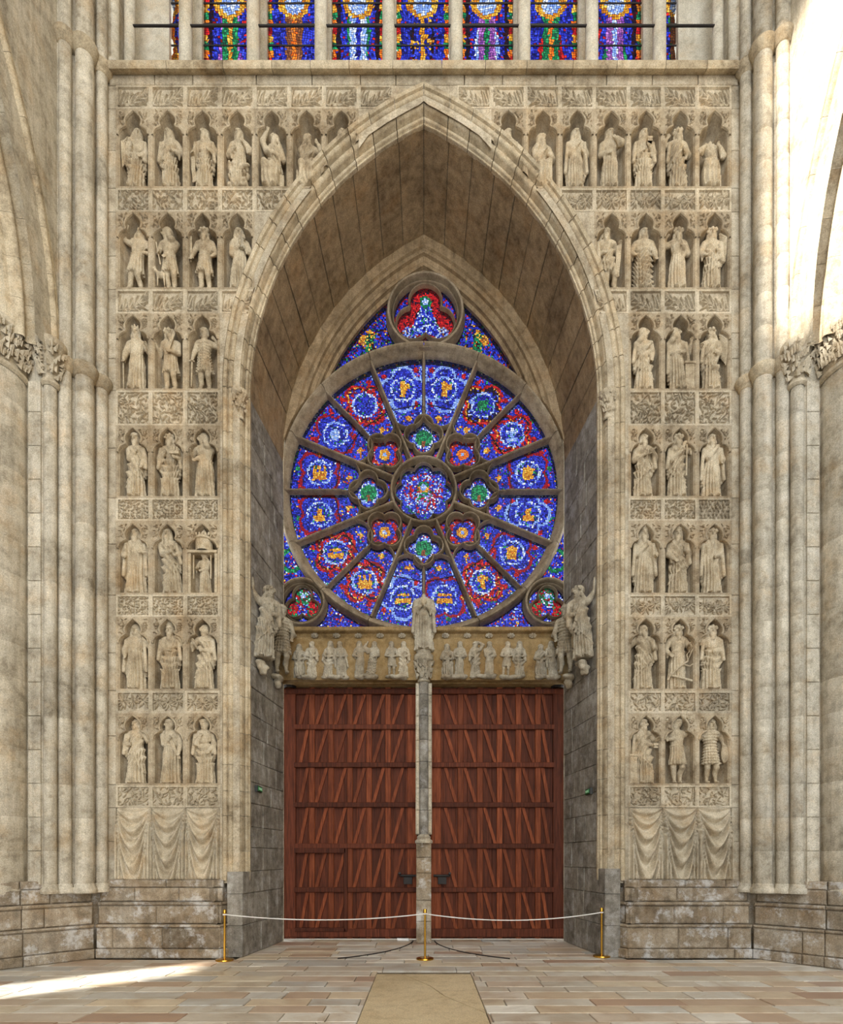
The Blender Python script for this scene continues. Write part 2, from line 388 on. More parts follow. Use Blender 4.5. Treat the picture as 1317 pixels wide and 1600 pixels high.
def clip_mesh(me, loc, R=6.24):
    "trim a wall cell along the arch"
    bm = bmesh.new(); bm.from_mesh(me)
    cs = 1 if loc[0] < 0 else -1
    ctr = Vector((cs * CA, 0, ZS)) - Vector((loc[0], 0, loc[2]))
    cell = Vector((0, 0, 0.0)); d = (cell - ctr); d.y = 0
    # direction from the arch centre towards the nearest cell corner
    best = min(((v.co - ctr) for v in bm.verts), key=lambda q: math.hypot(q.x, q.z))
    if math.hypot(best.x, best.z) > R: bm.free(); return me
    mid = [v.co - ctr for v in bm.verts if abs(math.hypot((v.co - ctr).x, (v.co - ctr).z) - R) < 0.08]
    if mid:
        q = sum((Vector((k.x, 0, k.z)) for k in mid), Vector()) / len(mid)
    else: q = Vector((best.x, 0, best.z))
    q.normalize()
    bmesh.ops.bisect_plane(bm, geom=bm.verts[:] + bm.edges[:] + bm.faces[:], plane_co=ctr + q * R, plane_no=-q, clear_outer=True)
    m2 = bpy.data.meshes.new(me.name); bm.to_mesh(m2); bm.free()
    for mt in me.materials: m2.materials.append(mt)
    return m2
STY_L = ['spray', 'dense', 'spray', 'branch', 'berry', 'berry', 'radial', 'dense']
STY_R = ['spray', 'radial', 'spray', 'branch', 'berry', 'radial', 'dense', 'dense']
NICHES = {}
for side, cols in ((-1, LC), (1, RC)):
    cw = 54.2 * S if side < 0 else 53.6 * S
    for r in range(7):
        y0, y1 = ROWS[r]; top = (y1 - (PAN[r][1] + 2.5)) * S; bot = 3 * S
        for k in range(NCOL[r]):
            loc = (xw(cols[k]), DW, zw(y1))
            me = niche_mesh(cw, top, bot, y1 - y0, 1 + r % 3 + (0 if r > 2 else 2 * (k % 2)))
            link('niche', clip_mesh(me, loc), None, wall, loc)
            NICHES[(side, r, k)] = loc
    for r in range(8):
        y0, y1 = PAN[r]; t = y0 - 3 if r == 0 else ROWS[r - 1][1] + 3; bb = y1 + 2.5
        for k in range(PCOL[r]):
            loc = (xw(cols[k]), DW, zw((t + bb) / 2))
            sty = (STY_L if side < 0 else STY_R)[r]
            if side > 0 and r == 4 and k == 0: sty = 'scale'
            me = panel_mesh(sty, cw, (bb - t) * S, 47.5 * S, (y1 - y0) * S, 1 + (k + r) % 3, side > 0 and sty == 'spray')
            link('foliage_panel', clip_mesh(me, loc), None, wall, loc)
# ---- plain ashlar between the last cells and the arch
def arch_x(z, R=6.2):
    if z < ZS: return R - CA
    q = R * R - (z - ZS) ** 2
    return max(0.0, math.sqrt(q) - CA) if q > 0 else 0.0
bands = []
for r in range(7): bands.append((ROWS[r][1] + 3, PAN[r][1] + 2.5, NCOL[r]))
for r in range(8): bands.append((PAN[r][1] + 2.5, PAN[0][0] - 3 if r == 0 else ROWS[r - 1][1] + 3, PCOL[r]))
bands.append((1380, PAN[7][1] + 2.5, 3))
for yb_, yt_, n in bands:
    for sg in (-1, 1):
        xe = abs(xw(LC[n - 1] + 27.1)) if sg < 0 else abs(xw(RC[n - 1] - 26.8)); rows = []
        for i in range(7):
            z = zw(yb_) + (zw(yt_) - zw(yb_)) * i / 6; xa = min(arch_x(z), xe); rows.append((xa, z))
        if max(xe - q[0] for q in rows) < .01: continue
        v = [(sg * xe, DW + .004, z) for _, z in rows] + [(sg * xa, DW + .004, z) for xa, z in rows]
        MB().add(v, [(i, i + 1, 8 + i, 7 + i) for i in range(6)]).obj('ashlar', M['wall'], wall)
# ---- plain frieze blocks under the cornice, edge strips, drapery panels
fr = [-6.2, -5.3, -4.55, -3.3, -2.2, -1.25, -0.55, 0.8, 1.55, 2.6, 3.6, 4.5, 5.4, 6.2]
for a, b_ in zip(fr[:-1], fr[1:]):
    MB().block(XYZ, a + .006, b_ - .006, zw(133.5), 17.5, DW - 0.015, DW + .1).obj('frieze_block', M['wall'], wall)
for sg in (-1, 1):
    ex = [(167, 180.9), (344, 352)] if sg < 0 else [(1143, 1157), (971, 981)]
    for (a, b_) in ex:
        ys = [1377, 1315, 1262, 1226, 1150, 1079, 1020, 930, 850, 778, 700, 610] + ([560, 520, 452, 400, 331, 294, 235, 170, 134] if a < 300 or a > 1100 else [])
        for q, t in zip(ys[:-1], ys[1:]):
            MB().block(XYZ, xw(a), xw(b_), zw(q) + .004, zw(t) - .004, DW - 0.002, DW + .1, .006).obj('wall_block', M['wall'], wall)
    for k in range(3):
        px = (LC if sg < 0 else RC)[k]; cw = 54.0 * S; z0, z1 = zw(1376), zw(1262)
        nx, nz = 56, 90; X, Z = np.meshgrid(np.linspace(-cw / 2, cw / 2, nx), np.linspace(0, 1, nz))
        u = X / (cw / 2); dn = 1 - Z                       # dn: distance below the hanging points
        hw = 0.93 - 0.10 * dn
        s_ = dn / (1.02 - u * u) / 1.25
        fold = 0.5 + 0.5 * np.cos(2 * np.pi * (4.6 * np.log1p(2.2 * s_) + 0.25 * k))
        side_f = 0.5 + 0.5 * np.cos(2 * np.pi * 5.5 * np.abs(u) + sg + k)
        mixw = np.clip((s_ - .95) / .35, 0, 1)
        amp = (0.03 if sg < 0 else .045) + (0.10 if sg < 0 else .13) * np.clip(dn * 3, 0, 1)
        ht = (0.03 + amp * ((1 - mixw) * fold + mixw * side_f)) * np.clip((1 - np.abs(u)) * 14, 0, 1) * np.clip(Z * 40, 0, 1)
        vv = np.stack([X, 0.05 - ht, Z * (z1 - z0)], -1).reshape(-1, 3)
        ff = [(r * nx + c, r * nx + c + 1, (r + 1) * nx + c + 1, (r + 1) * nx + c) for r in range(nz - 1) for c in range(nx - 1)]
        o = link('carved_drapery', mk('carved_drapery', vv, ff, True), M['carve'], wall, (xw(px), DW, z0))

# ---- arch mouldings, jamb colonnettes, jambs, vault
def rollp(cr, cy, r, a0, a1, n=7): return [(cr + r * math.cos(math.radians(a0 + (a1 - a0) * i / n)), cy - r * math.sin(math.radians(a0 + (a1 - a0) * i / n))) for i in range(n + 1)]
PROF = [(0.47, DW + .06), (0.47, DW - .03), (0.44, DW - .06), (0.385, DW - .045), (0.37, DW + .0)] + rollp(.315, DW + .015, .05, 20, 170) + [(0.25, DW + .07), (0.235, DW + .1)] + rollp(.175, DW + .10, .062, 10, 175) + [(0.10, DW + .18), (0.09, DW + .2)] + rollp(.06, DW + .19, .032, 20, 175, 5) + [(.022, DW + .215)] + rollp(.012, DW + .23, .014, 60, 180, 3) + [(0.0, DW + .26), (0.0, DW + .30)]
YI = DW + 0.30                                    # soffit starts here
YB = 13.42                                        # window wall plane
RB = 5.85
for sg in (-1, 1):
    a1 = math.acos(CA / (RA + .2)); N = 13
    cuts = [0] + [(i + R_.uniform(-.15, .15)) / N for i in range(1, N)] + [1]
    for c0, c1 in zip(cuts[:-1], cuts[1:]):
        mb = MB(); g = 0.0012; rows = []
        for i in range(6):
            f = c0 + g + (c1 - c0 - 2 * g) * i / 5; row = []
            for (p, y) in PROF:
                R = RA + p; a = f * math.acos(CA / R); row.append((sg * (R * math.cos(a) - CA) * -1 * -1, y, ZS + R * math.sin(a)))
            rows.append(row)
        k = len(PROF); v = [p for r in rows for p in r]
        f_ = [(i * k + j, i * k + j + 1, (i + 1) * k + j + 1, (i + 1) * k + j) for i in range(5) for j in range(k - 1)] + [tuple(range(k)), tuple(range(5 * k, 6 * k))]
        mb.add(v, f_); sharp(mb.obj('voussoir', M['arch'], wall), 40)
    # jamb mouldings below the springing, in courses
    hb = RA - CA; zc = [1.5]
    while zc[-1] < ZS - .3: zc.append(min(ZS, zc[-1] + R_.uniform(.45, .75)))
    zc[-1] = ZS
    for z0, z1 in zip(zc[:-1], zc[1:]):
        mb = MB(); v = [(sg * (hb + p), y, z) for z in (z0 + .004, z1 - .004) for p, y in PROF]; k = len(PROF)
        mb.add(v, [(j, j + 1, k + j + 1, k + j) for j in range(k - 1)]); sharp(mb.obj('jamb_moulding', M['arch'], wall), 40)
    # colonnette capital (on the big roll) and ring
    cx, cy = sg * (hb + .175), DW + .09
    mb = MB().lathe([(.085, 10.62), (.10, 10.64), (.10, 10.68), (.085, 10.70), (.10, 10.85), (.15, 11.05), (.18, 11.10), (.18, 11.17), (.14, 11.19)], (cx, cy), 16)
    for q in range(42):
        a = R_.uniform(math.pi, 2 * math.pi); z = R_.uniform(10.75, 11.08); r0 = .095 + .07 * (z - 10.7) / .35
        p = (cx + r0 * math.cos(a), cy + r0 * math.sin(a)); d = Vector((math.cos(a), math.sin(a), 0)); t = Vector((-math.sin(a), math.cos(a), 0)); Pv = Vector((p[0], p[1], z)); u = .045
        mb.add([Pv - t * u * .7, Pv + t * u * .7, Pv + d * .045 + Vector((0, 0, u)), Pv + d * .02 - Vector((0, 0, u * .6))], [(0, 1, 2), (0, 3, 1), (0, 2, 3), (1, 3, 2)])
    mb.obj('capital', M['carve'], wall)
    # jamb: coursed blocks on the splayed face
    x_of = lambda d: sg * (hb + (RB - CA - hb) * (d - YI) / (YB - YI))
    mp = lambda u, v, w: (x_of(u) + sg * w, u, v)
    z = 0.0; row = 0
    while z < ZS - .05:
        h = 0.62 if z < 1.2 else R_.uniform(.42, .58); z1 = min(ZS, z + h)
        if ZS - z1 < .25: z1 = ZS
        sp = sorted([YI + (YB - YI) * q for q in ((.42 + R_.uniform(-.1, .1), .75 + R_.uniform(-.06, .06)) if row % 2 else (.28 + R_.uniform(-.08, .08), .62 + R_.uniform(-.1, .1)))])
        e = [YI - (.06 if z > 1.4 else 0.4)] + sp + [YB + .02]
        for a, b_ in zip(e[:-1], e[1:]):
            wob = R_.uniform(-.008, .008)
            MB().block(mp, a + .004, b_ - .004, z + .004, z1 - .004, wob, .3, .01).obj('jamb_block', M['jamb'], wall)
        z = z1; row += 1
    # vault of the embrasure: long stones running front to back
    NV = 12; am = math.acos(CA / RA)
    for i in range(NV):
        mb = MB(); rows = []
        f0, f1 = i / NV + .0012, (i + 1) / NV - .0012; j_ = R_.uniform(-.012, .012)
        for q in range(5):
            f = f0 + (f1 - f0) * q / 4; edge = 0.012 if q in (0, 4) else 0
            for (y, R) in ((YI - .02, RA + j_ * .3 + edge), (YI + (YB - YI) * .5, (RA + RB) / 2 + j_ + edge), (YB + .02, RB + j_ * .3 + edge)):
                a = f * math.acos(CA / R); rows.append((sg * (R * math.cos(a) - CA), y, ZS + R * math.sin(a)))
        mb.add(rows, [(q * 3 + k, q * 3 + k + 1, q * 3 + k + 4, q * 3 + k + 3) for q in range(4) for k in range(2)])
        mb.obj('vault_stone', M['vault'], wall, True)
mb = MB()                                           # mortar bed behind the vault stones and jambs
prs = []
for sg in (-1, 1):
    for y, R in ((YI - .03, RA + .03), (YB + .03, RB + .03)):
        pts = [(sg * (R - CA), 0)] + arch_pts(R, 20, sg); prs.append([(u, y, v) for u, v in pts])
for a in (0, 2): mb.add(prs[a] + prs[a + 1], [(i, i + 1, i + 23, i + 22) for i in range(21)])
mb.obj('mortar_bed', M['mortar'], wall)
# ---- cornice and triforium
CORN = [(0, 17.36), (-.04, 17.33), (-.10, 17.30), (-.16, 17.28), (-.18, 17.31), (-.185, 17.41), (-.165, 17.44), (.3, 17.45), (1.2, 17.45)]
cc = [-6.22, -5.0, -3.9, -2.95, -2.2, -1.45, -.6, .35, 1.2, 2.0, 2.9, 3.75, 4.7, 5.5, 6.22]
for a, b_ in zip(cc[:-1], cc[1:]):
    v = [(x, DW + y, z) for x in (a + .005, b_ - .005) for y, z in CORN]; k = len(CORN)
    MB().add(v, [(j, j + 1, k + j + 1, k + j) for j in range(k - 1)] + [tuple(range(k)), tuple(range(k, 2 * k))]).obj('cornice_block', M['arch'], wall)
mb = MB(); YG = 12.3; XG = 5.38
for sg in (-1, 1): mb.box(sg * XG, sg * 7.2, YG - .12, YG + .3, 17.3, 24)
mb.box(-XG, XG, YG - .1, YG + .3, 22.5, 24); mb.box(-7.2, 7.2, YG + .25, YG + .3, 16.6, 17.5)
mb.obj('gallery_wall', M['pale'], wall)
TX = [-4.82 + 1.37 * k for k in range(8)]
for x in [-6.19, -5.95] + TX + [5.95, 6.19]:
    end = abs(x) > 5.5
    r = .13 if not end else .105; y = 11.66 if abs(x) < 6.1 else 11.5
    mb = MB().lathe([(r * 1.75, 17.44), (r * 1.75, 17.63), (r * 1.55, 17.68)], (x, y), 8)
    a0 = mb
    mb.lathe([(r * 1.5, 17.68), (r * 1.55, 17.72), (r * 1.3, 17.76), (r * 1.15, 17.78), (r, 17.82), (r, 22.6)], (x, y), 20)
    sharp(mb.obj('gallery_column', M['pale'], wall), 40)
    if not end: MB().block(lambda u, v, w: (x + u, YG + w, v), -.13, .13, 17.3, 22.6, -.16, .1, .04).obj('mullion', M['pale'], wall)
for q in range(9):                                  # low stubs on the sill
    x = -5.4 + 1.37 * q
    MB().lathe([(.055, 17.44), (.055, 17.55), (.04, 17.59), (.0, 17.61)], (x + .05, 11.45), 10).obj('sill_stub', M['jamb'], wall)
MB().tube([(-6.0, 11.62, 18.73), (6.0, 11.62, 18.73)], .022, 8).obj('tie_rod', M['iron'], wall)

# ================================================================== PIERS AND NAVE WALLS
def course_mesh(r, h, n=24):
    return MB().lathe([(r - .004, 0.0), (r, .006), (r, h - .006), (r - .004, h)], (0, 0), n).mesh('drum')
ACH = 0.62
def nave_side(sg):
    nm = 'wall_left' if sg < 0 else 'wall_right'
    mb = MB()
    # nave wall with its arcade arch, plane X = 6.85
    XN = 6.85; y0, RZ = 3.8, 6.35; zs = 11.2; ymid = 6.9 - .1
    pts = []
    ae = math.acos((ymid - y0) / RZ)
    far = [(y0 + RZ * math.cos(ae * i / 16), zs + RZ * math.sin(ae * i / 16)) for i in range(17)]
    near = [(2 * ymid - u, v) for u, v in far[::-1]][1:]
    top = 24 if sg < 0 else 34
    lo = [(10.95, 11.2), (10.95, top), (-14, top), (-14, 0)] + [(near[-1][0], 0)] + near[::-1] + far[::-1]
    mb.poly([lo], lambda u, v: (sg * XN, u, v)); mb.poly([lo], lambda u, v: (sg * 8.4, u, v))
    # soffit
    jamb = [(near[-1][0], 0)] + near[::-1] + far[::-1] + [(far[0][0], 0)]
    mb.add([(sg * x, u, v) for x in (7.5, 8.4) for u, v in jamb], [(i, i + 1, len(jamb) + i + 1, len(jamb) + i) for i in range(len(jamb) - 1)])
    # respond core between the shafts
    core = [(6.12, 11.46), (6.22, 11.36), (6.33, 11.30), (6.42, 11.12), (6.60, 10.98), (6.70, 10.92), (6.82, 10.78), (6.92, 10.72), (7.03, 10.60), (7.24, 10.60), (7.6, 10.75), (7.6, 12.6), (6.12, 12.6)]
    mb.add([(sg * x, y, z) for z in (1.25, 24) for x, y in core], [(i, (i + 1) % 13, 13 + (i + 1) % 13, 13 + i) for i in range(13)])
    wl = mb.obj(nm, M['shaft'])
    tag(wl, 'pale limestone nave wall with clustered shafts and arcade arch %s' % ('on the shaded left side' if sg < 0 else 'on the bright right side'), 'wall', kind='structure')
    # shafts: A, B, C rise to the vault, D and the big column carry the arcade capital
    for (x, y, r, zt) in ((6.29, 11.25, .106, 24), (6.47, 10.99, .16, 24), (6.745, 10.83, .112, 24), (6.91, 10.66, .108, 10.7), (7.92, 10.5, .62, 10.7)):
        core_o = MB().lathe([(r - .012, 1.3), (r - .012, zt)], (sg * x, y), 20).obj('shaft', M['mortar'], wl)
        me = course_mesh(r, ACH); me.materials.append(M['shaft'])
        me.polygons.foreach_set('use_smooth', [True] * len(me.polygons)); me.set_sharp_from_angle(angle=.6)
        z = 1.45
        while z < zt - .1:
            o = link('drum', me, None, core_o, (sg * x, y, z))
            if z + ACH > zt: o.scale.z = (zt - z) / ACH
            z += ACH
        # base torus
        MB().lathe([(r * 1.0 + .05, 1.28), (r + .06, 1.32), (r + .05, 1.37), (r + .02, 1.40), (r + .025, 1.43), (r, 1.46)], (sg * x, y), 20).obj('shaft_base', M['shaft'], core_o, True)
        if zt > 20:
            for zr in (ZS - .02, 17.3):
                q = MB().lathe([(r, zr - .12), (r + .03, zr - .10), (r + .035, zr - .05), (r + .07, zr - .02), (r + .09, zr + .05), (r + .085, zr + .09), (r, zr + .16)], (sg * x, y), 20).obj('shaft_ring', M['arch'], core_o, True)
    # strip pilaster blocks
    z = 1.45
    while z < 10.6:
        MB().block(lambda u, v, w: (sg * u, w, v), 7.03, 7.26, z + .004, min(10.7, z + ACH) - .004, 10.56, 10.8, .01).obj('pilaster_block', M['shaft'], wl); z += ACH
    # foliage capital over D and the column
    mb = MB()
    for (x, y, r) in ((6.91, 10.66, .108), (7.92, 10.5, .62)):
        mb.lathe([(r + .01, 10.62), (r + .05, 10.66), (r + .05, 10.71), (r + .01, 10.74), (r + .03, 10.95), (r + .14, 11.28), (r + .17, 11.32), (r + .17, 11.42), (r + .1, 11.46), (0, 11.46)], (sg * x, y), 28)
        for q in range(int(90 if r < .2 else 420)):
            a = R_.uniform(math.pi * .9, 2.1 * math.pi); z = R_.uniform(10.78, 11.3); rr = r + .03 + .13 * ((z - 10.74) / .56) ** 1.5
            d = Vector((math.cos(a), math.sin(a), 0)); t = Vector((-math.sin(a), math.cos(a), 0)); Pv = Vector((sg * x, y, z)) + d * rr; u = R_.uniform(.035, .065)
            t = (t + Vector((0, 0, R_.uniform(-.7, .7)))).normalized()
            mb.add([Pv - t * u, Pv + t * u, Pv + d * .08 + Vector((0, 0, u * .9)), Pv + d * .05 - Vector((0, 0, u))], [(0, 1, 2), (0, 3, 1), (0, 2, 3), (1, 3, 2)])
    mb.box(min(sg * 6.9, sg * 7.5), max(sg * 6.9, sg * 7.5), 10.55, 10.8, 11.3, 11.44)
    mb.obj('foliage_capital', M['carve'], wl)
    # arcade arch mouldings: rolls stepping back from the wall face
    pr = [(.72, -.0), (.70, -.05), (.64, -.06)] + [(.58 + .055 * math.cos(a), -.02 - .055 * math.sin(a)) for a in np.linspace(0.2, 3, 6)] + [(.50, .10), (.46, .14)] + [(.38 + .07 * math.cos(a), .14 - .07 * math.sin(a)) for a in np.linspace(.2, 3, 6)] + [(.27, .26), (.22, .30)] + [(.15 + .06 * math.cos(a), .30 - .06 * math.sin(a)) for a in np.linspace(.2, 3, 6)] + [(.06, .42), (0, .46), (0, .65)]
    for half in (0, 1):
        N = 11
        for i in range(N):
            mbv = MB(); rows = []
            for q in range(5):
                f = (i + .004 + .992 * q / 4) / N
                for p, wv in pr:
                    R = RZ + p - .06; a = f * math.acos((ymid - y0) / R); yy = y0 + R * math.cos(a)
                    rows.append((sg * (XN + wv), yy if half == 0 else 2 * ymid - yy, zs + R * math.sin(a)))
            k = len(pr)
            mbv.add(rows, [(q * k + j, q * k + j + 1, (q + 1) * k + j + 1, (q + 1) * k + j) for q in range(4) for j in range(k - 1)])
            sharp(mbv.obj('arcade_voussoir', M['arch'], wl), 40)
    # next pier of the arcade, towards the nave
    MB().lathe([(.95, 0), (.95, .6), (.8, .7), (.8, 1.3), (.7, 1.45), (.7, 10.7), (.74, 10.72), (.72, 10.8), (.9, 11.3), (.9, 11.46)], (sg * 7.7, 3.1), 28).obj('pier', M['shaft'], wl)
    # unseen clerestory block added to shade the west end; the rest is open
    if sg < 0: MB().box(-8.4, -6.85, -.42, 12.6, 24, 31).obj('clerestory_sun_block', M['shaft'], wl)
    return wl
WL = nave_side(-1); WR = nave_side(1)
# unseen aisle wall and roof added to block sun; lancet sized for floor streak
mb = MB()
mb.poly([[(-6, 0), (13, 0), (13, 18), (-6, 18)], [(1.7, 5.7), (2.9, 5.7), (2.9, 8.6), (1.7, 8.6)]], lambda u, v: (-13.5, u, v))
mb.poly([[(-13.5, -6), (-13.5, 13), (-8.4, 13), (-8.4, -6)]], lambda u, v: (u, v, 18)); mb.poly([[(-13.5, 0), (-13.5, 18), (-7.6, 18), (-7.6, 0)]], lambda u, v: (u, 12.5, v))
o = mb.obj('wall_aisle_left_sun_mask', M['wall']); tag(o, 'unseen outer wall of the left side aisle, shaped to let in one sun streak', 'wall', kind='structure')
mb = MB()
mb.poly([[(-6, 0), (13, 0), (13, 18), (-6, 18)]], lambda u, v: (13.5, u, v)); mb.poly([[(13.5, 0), (13.5, 18), (7.6, 18), (7.6, 0)]], lambda u, v: (u, 12.5, v))
o = mb.obj('wall_aisle_right', M['wall']); tag(o, 'outer wall of the side aisle beyond the right arcade', 'wall', kind='structure')

o = MB().box(-8.4, 8.4, -14, 12.6, 31, 31.4).obj('ceiling', M['wall']); tag(o, 'unseen nave ceiling slab put in to cut sky light from above', 'ceiling', kind='structure')  # unseen flat slab, put in to dim the sky light from overhead
# ================================================================== PLINTHS
PR = [(0, .19, -.02), (.19, .60, .02), (.60, .66, .0), (.66, 1.02, .09), (1.02, 1.09, .06), (1.09, 1.36, .15), (1.36, 1.52, .19)]
for sg in (-1, 1):
    bp_ = empty('baseboard_left' if sg < 0 else 'baseboard_right')
    tag(bp_, 'stepped, worn stone plinth under the carved tiers, %s of the doors' % ('left' if sg < 0 else 'right'), 'plinth', kind='structure')
    path = [(3.72, 11.45), (3.93, 11.09), (6.33, 11.09), (7.10, 10.22), (7.5, 9.72), (9.0, 9.6)]
    cp = [(3.75, 11.6), (3.98, 11.32), (6.42, 11.32), (7.2, 10.45), (7.6, 9.98), (9, 9.88), (9, 13), (3.75, 13)]
    MB().add([(sg * x, y, z) for z in (0, 1.27) for x, y in cp], [(i, (i + 1) % 8, 8 + (i + 1) % 8, 8 + i) for i in range(8)] + [tuple(range(8, 16))]).obj('plinth_core', M['plinth'], bp_)
    for ri, (z0, z1, ins) in enumerate(PR):
        for k in range(len(path) - 1):
            (xa, ya), (xb, yb) = path[k], path[k + 1]; Ln = math.hypot(xb - xa, yb - ya)
            tx, ty = (xb - xa) / Ln, (yb - ya) / Ln; nx_, ny_ = ty, -tx       # outward normal (towards the nave)
            if ny_ > 0: nx_, ny_ = -nx_, -ny_
            cuts = [0]
            while cuts[-1] < Ln: cuts.append(cuts[-1] + (R_.uniform(.7, 1.3) if z1 - z0 > .1 else R_.uniform(1.5, 2.5)))
            cuts[-1] = Ln
            if len(cuts) > 2 and cuts[-1] - cuts[-2] < .3: cuts.pop(-2)
            for a, b_ in zip(cuts[:-1], cuts[1:]):
                j = R_.uniform(-.012, .012)
                mp = lambda u, v, w: (sg * (xa + tx * u - nx_ * w), ya + ty * u - ny_ * w, v)
                MB().block(mp, a + .003, b_ - .003, z0 + .003, z1 - .003, ins + j, .6, .022).obj('plinth_block', M['plinth'], bp_)
# ================================================================== STAINED GLASS
rs = np.random.RandomState(5)
BL = [srgb(34, 40, 160), srgb(48, 58, 196), srgb(26, 30, 122), srgb(62, 76, 212), srgb(20, 22, 92), srgb(40, 50, 178)]
RD = [srgb(176, 22, 30), srgb(206, 36, 36), srgb(128, 14, 24)]
GN = [srgb(24, 116, 66), srgb(44, 150, 92), srgb(20, 84, 60)]
GD = [srgb(222, 150, 40), srgb(236, 180, 70), srgb(190, 108, 30)]
WH = [srgb(150, 176, 236), srgb(120, 150, 226), srgb(216, 222, 240)]
PU = [srgb(120, 60, 150), srgb(180, 110, 190), srgb(150, 84, 150)]
OR = [srgb(220, 96, 26), srgb(234, 126, 40)]
DK = [srgb(30, 14, 22), srgb(52, 16, 24), srgb(24, 20, 44)]
BR = [srgb(120, 66, 40), srgb(150, 90, 56)]
def pick(lst): return lst[rs.randint(len(lst))]
FIELD = [(BL, .86), (RD, .05), (WH, .025), (GN, .03), (GD, .015), (PU, .02)]
def from_mix(mix):
    t = rs.rand() * sum(w for _, w in mix)
    for l, w_ in mix:
        t -= w_
        if t <= 0: return pick(l)
    return pick(mix[0][0])
def glass_sheet(name, x0, x1, z0, z1, cell, y, fn, parent, jitter=.36, lead_w=True):
    """mosaic of glass pieces; fn(x,z) -> (pane id, colour) or None outside. One mesh per pane id."""
    nx, nz = int((x1 - x0) / cell) + 1, int((z1 - z0) / cell) + 1
    gx = x0 + np.arange(nx + 1) * cell; gz = z0 + np.arange(nz + 1) * cell
    VX = gx[None, :] + .7 * cell * np.sin(gz[:, None] * 9 + 2 * np.sin(gx[None, :] * 5)) + rs.uniform(-jitter, jitter, (nz + 1, nx + 1)) * cell; VZ = gz[:, None] + .7 * cell * np.sin(gx[None, :] * 8 + 2 * np.sin(gz[:, None] * 6)) + rs.uniform(-jitter, jitter, (nz + 1, nx + 1)) * cell
    groups = {}
    for r in range(nz):
        for c in range(nx):
            q = [(VX[r, c], VZ[r, c]), (VX[r, c + 1], VZ[r, c + 1]), (VX[r + 1, c + 1], VZ[r + 1, c + 1]), (VX[r + 1, c], VZ[r + 1, c])]
            cx = sum(p[0] for p in q) / 4; cz = sum(p[1] for p in q) / 4
            res = fn(cx, cz)
            if res is None: continue
            groups.setdefault(res[0], []).append((q, res[1]))
    outs = {}
    for gid, cells in groups.items():
        v = []; f = []; cols = []
        for q, cl in cells:
            n = len(v); v += [(p[0], y, p[1]) for p in q]; f.append((n, n + 1, n + 2, n + 3))
            k = rs.uniform(.72, 1.2); cols += [[min(1, t * k) for t in cl] + [1]] * 4
        me = mk(name, v, f); uvl = me.uv_layers.new(name='lead')
        uvl.data.foreach_set('uv', [0, 0, 1, 0, 1, 1, 0, 1] * len(f))
        ca = me.color_attributes.new('gcol', 'FLOAT_COLOR', 'CORNER'); ca.data.foreach_set('color', np.array(cols, float).ravel())
        outs[gid] = link(name, me, M['glass'], parent)
    return outs
# ---- the rose
YR = 13.75; PXR = 13.75 / F                         # metres per photo pixel in the glass plane
ZC = H + (HY - 771) * PXR; RO = 226 * PXR
win = empty('window_1'); tag(win, 'great rose window with blue and red stained glass under the pointed arch', 'window', kind='structure')
def lobed(dx, dz, R, n=4, rot=0.0, d=.5, rho=.5):
    "signed: >0 inside an n-lobed foil of outer radius R"
    a = math.atan2(dz, dx) - rot; st = 2 * math.pi / n; psi = (a + st / 2) % st - st / 2
    dd, rr = d * R, rho * R; q = rr * rr - (dd * math.sin(psi)) ** 2
    b = dd * math.cos(psi) + math.sqrt(q) if q > 0 else dd * math.cos(psi)
    return b - math.hypot(dx, dz)
MED = [  # clockwise from the petal right of the top: border, inner field, emblem colours
    ('b', BL, GD, 'fig'), ('r', DK, GN, 'disc'), ('r', RD, WH, 'lamp'), ('t', BL, GD, 'house'), ('b', BL, GD, 'well'), ('t', BL, GD, 'house'), ('r', RD, GD, 'sun'), ('t', BL, GD, 'bar'),
    ('b', BL, GD, 'bar'), ('r', RD, GD, 'tower'), ('r', RD, GD, 'bar'), ('t', BL, GD, 'well'), ('t', BL, GD, 'tower'), ('t', BL, WH, 'disc'), ('r', RD, BL, 'lamp'), ('b', BL, GD, 'fig')]
RND = [('t', BL, GN), ('r', RD, OR), ('t', BL, GN), ('r', RD, GD), ('t', BL, GN), ('r', RD, GD), ('t', BL, GN), ('r', RD, GD)]
def emblem(kind, x, z, cols):
    "small heraldic shape, px units around the medallion centre"
    ok = {'fig': (abs(x) < 4 and -12 < z < 6) or math.hypot(x, z - 9) < 4 or (abs(x - 6) < 5 and -1 < z < 8),
          'disc': math.hypot(x, z) < 8, 'lamp': abs(x) < 2.5 and abs(z) < 11 or abs(z + 8) < 2.5 and abs(x) < 8 or abs(z - 3) < 2 and abs(x) < 9,
          'house': (abs(x) < 8 and -11 < z < 4) or (z >= 4 and abs(x) < 11 - (z - 4) * 1.4), 'well': (abs(x) < 9 and -11 < z < -2) or (abs(x) < 4 and z < 9 and z > -2),
          'sun': abs(x) < 3 and abs(z) < 11 or (abs(abs(x) - 6) < 2 and 0 < z < 9), 'bar': (abs(x) < 12 and -9 < z < -1) or (abs(x) < 10 and 2 < z < 6),
          'tower': (abs(x) < 11 and -11 < z < 2) or ((abs(abs(x) - 8) < 2 or abs(x) < 2.5) and z < 11 and z > 0)}[kind]
    return pick(cols) if ok else None
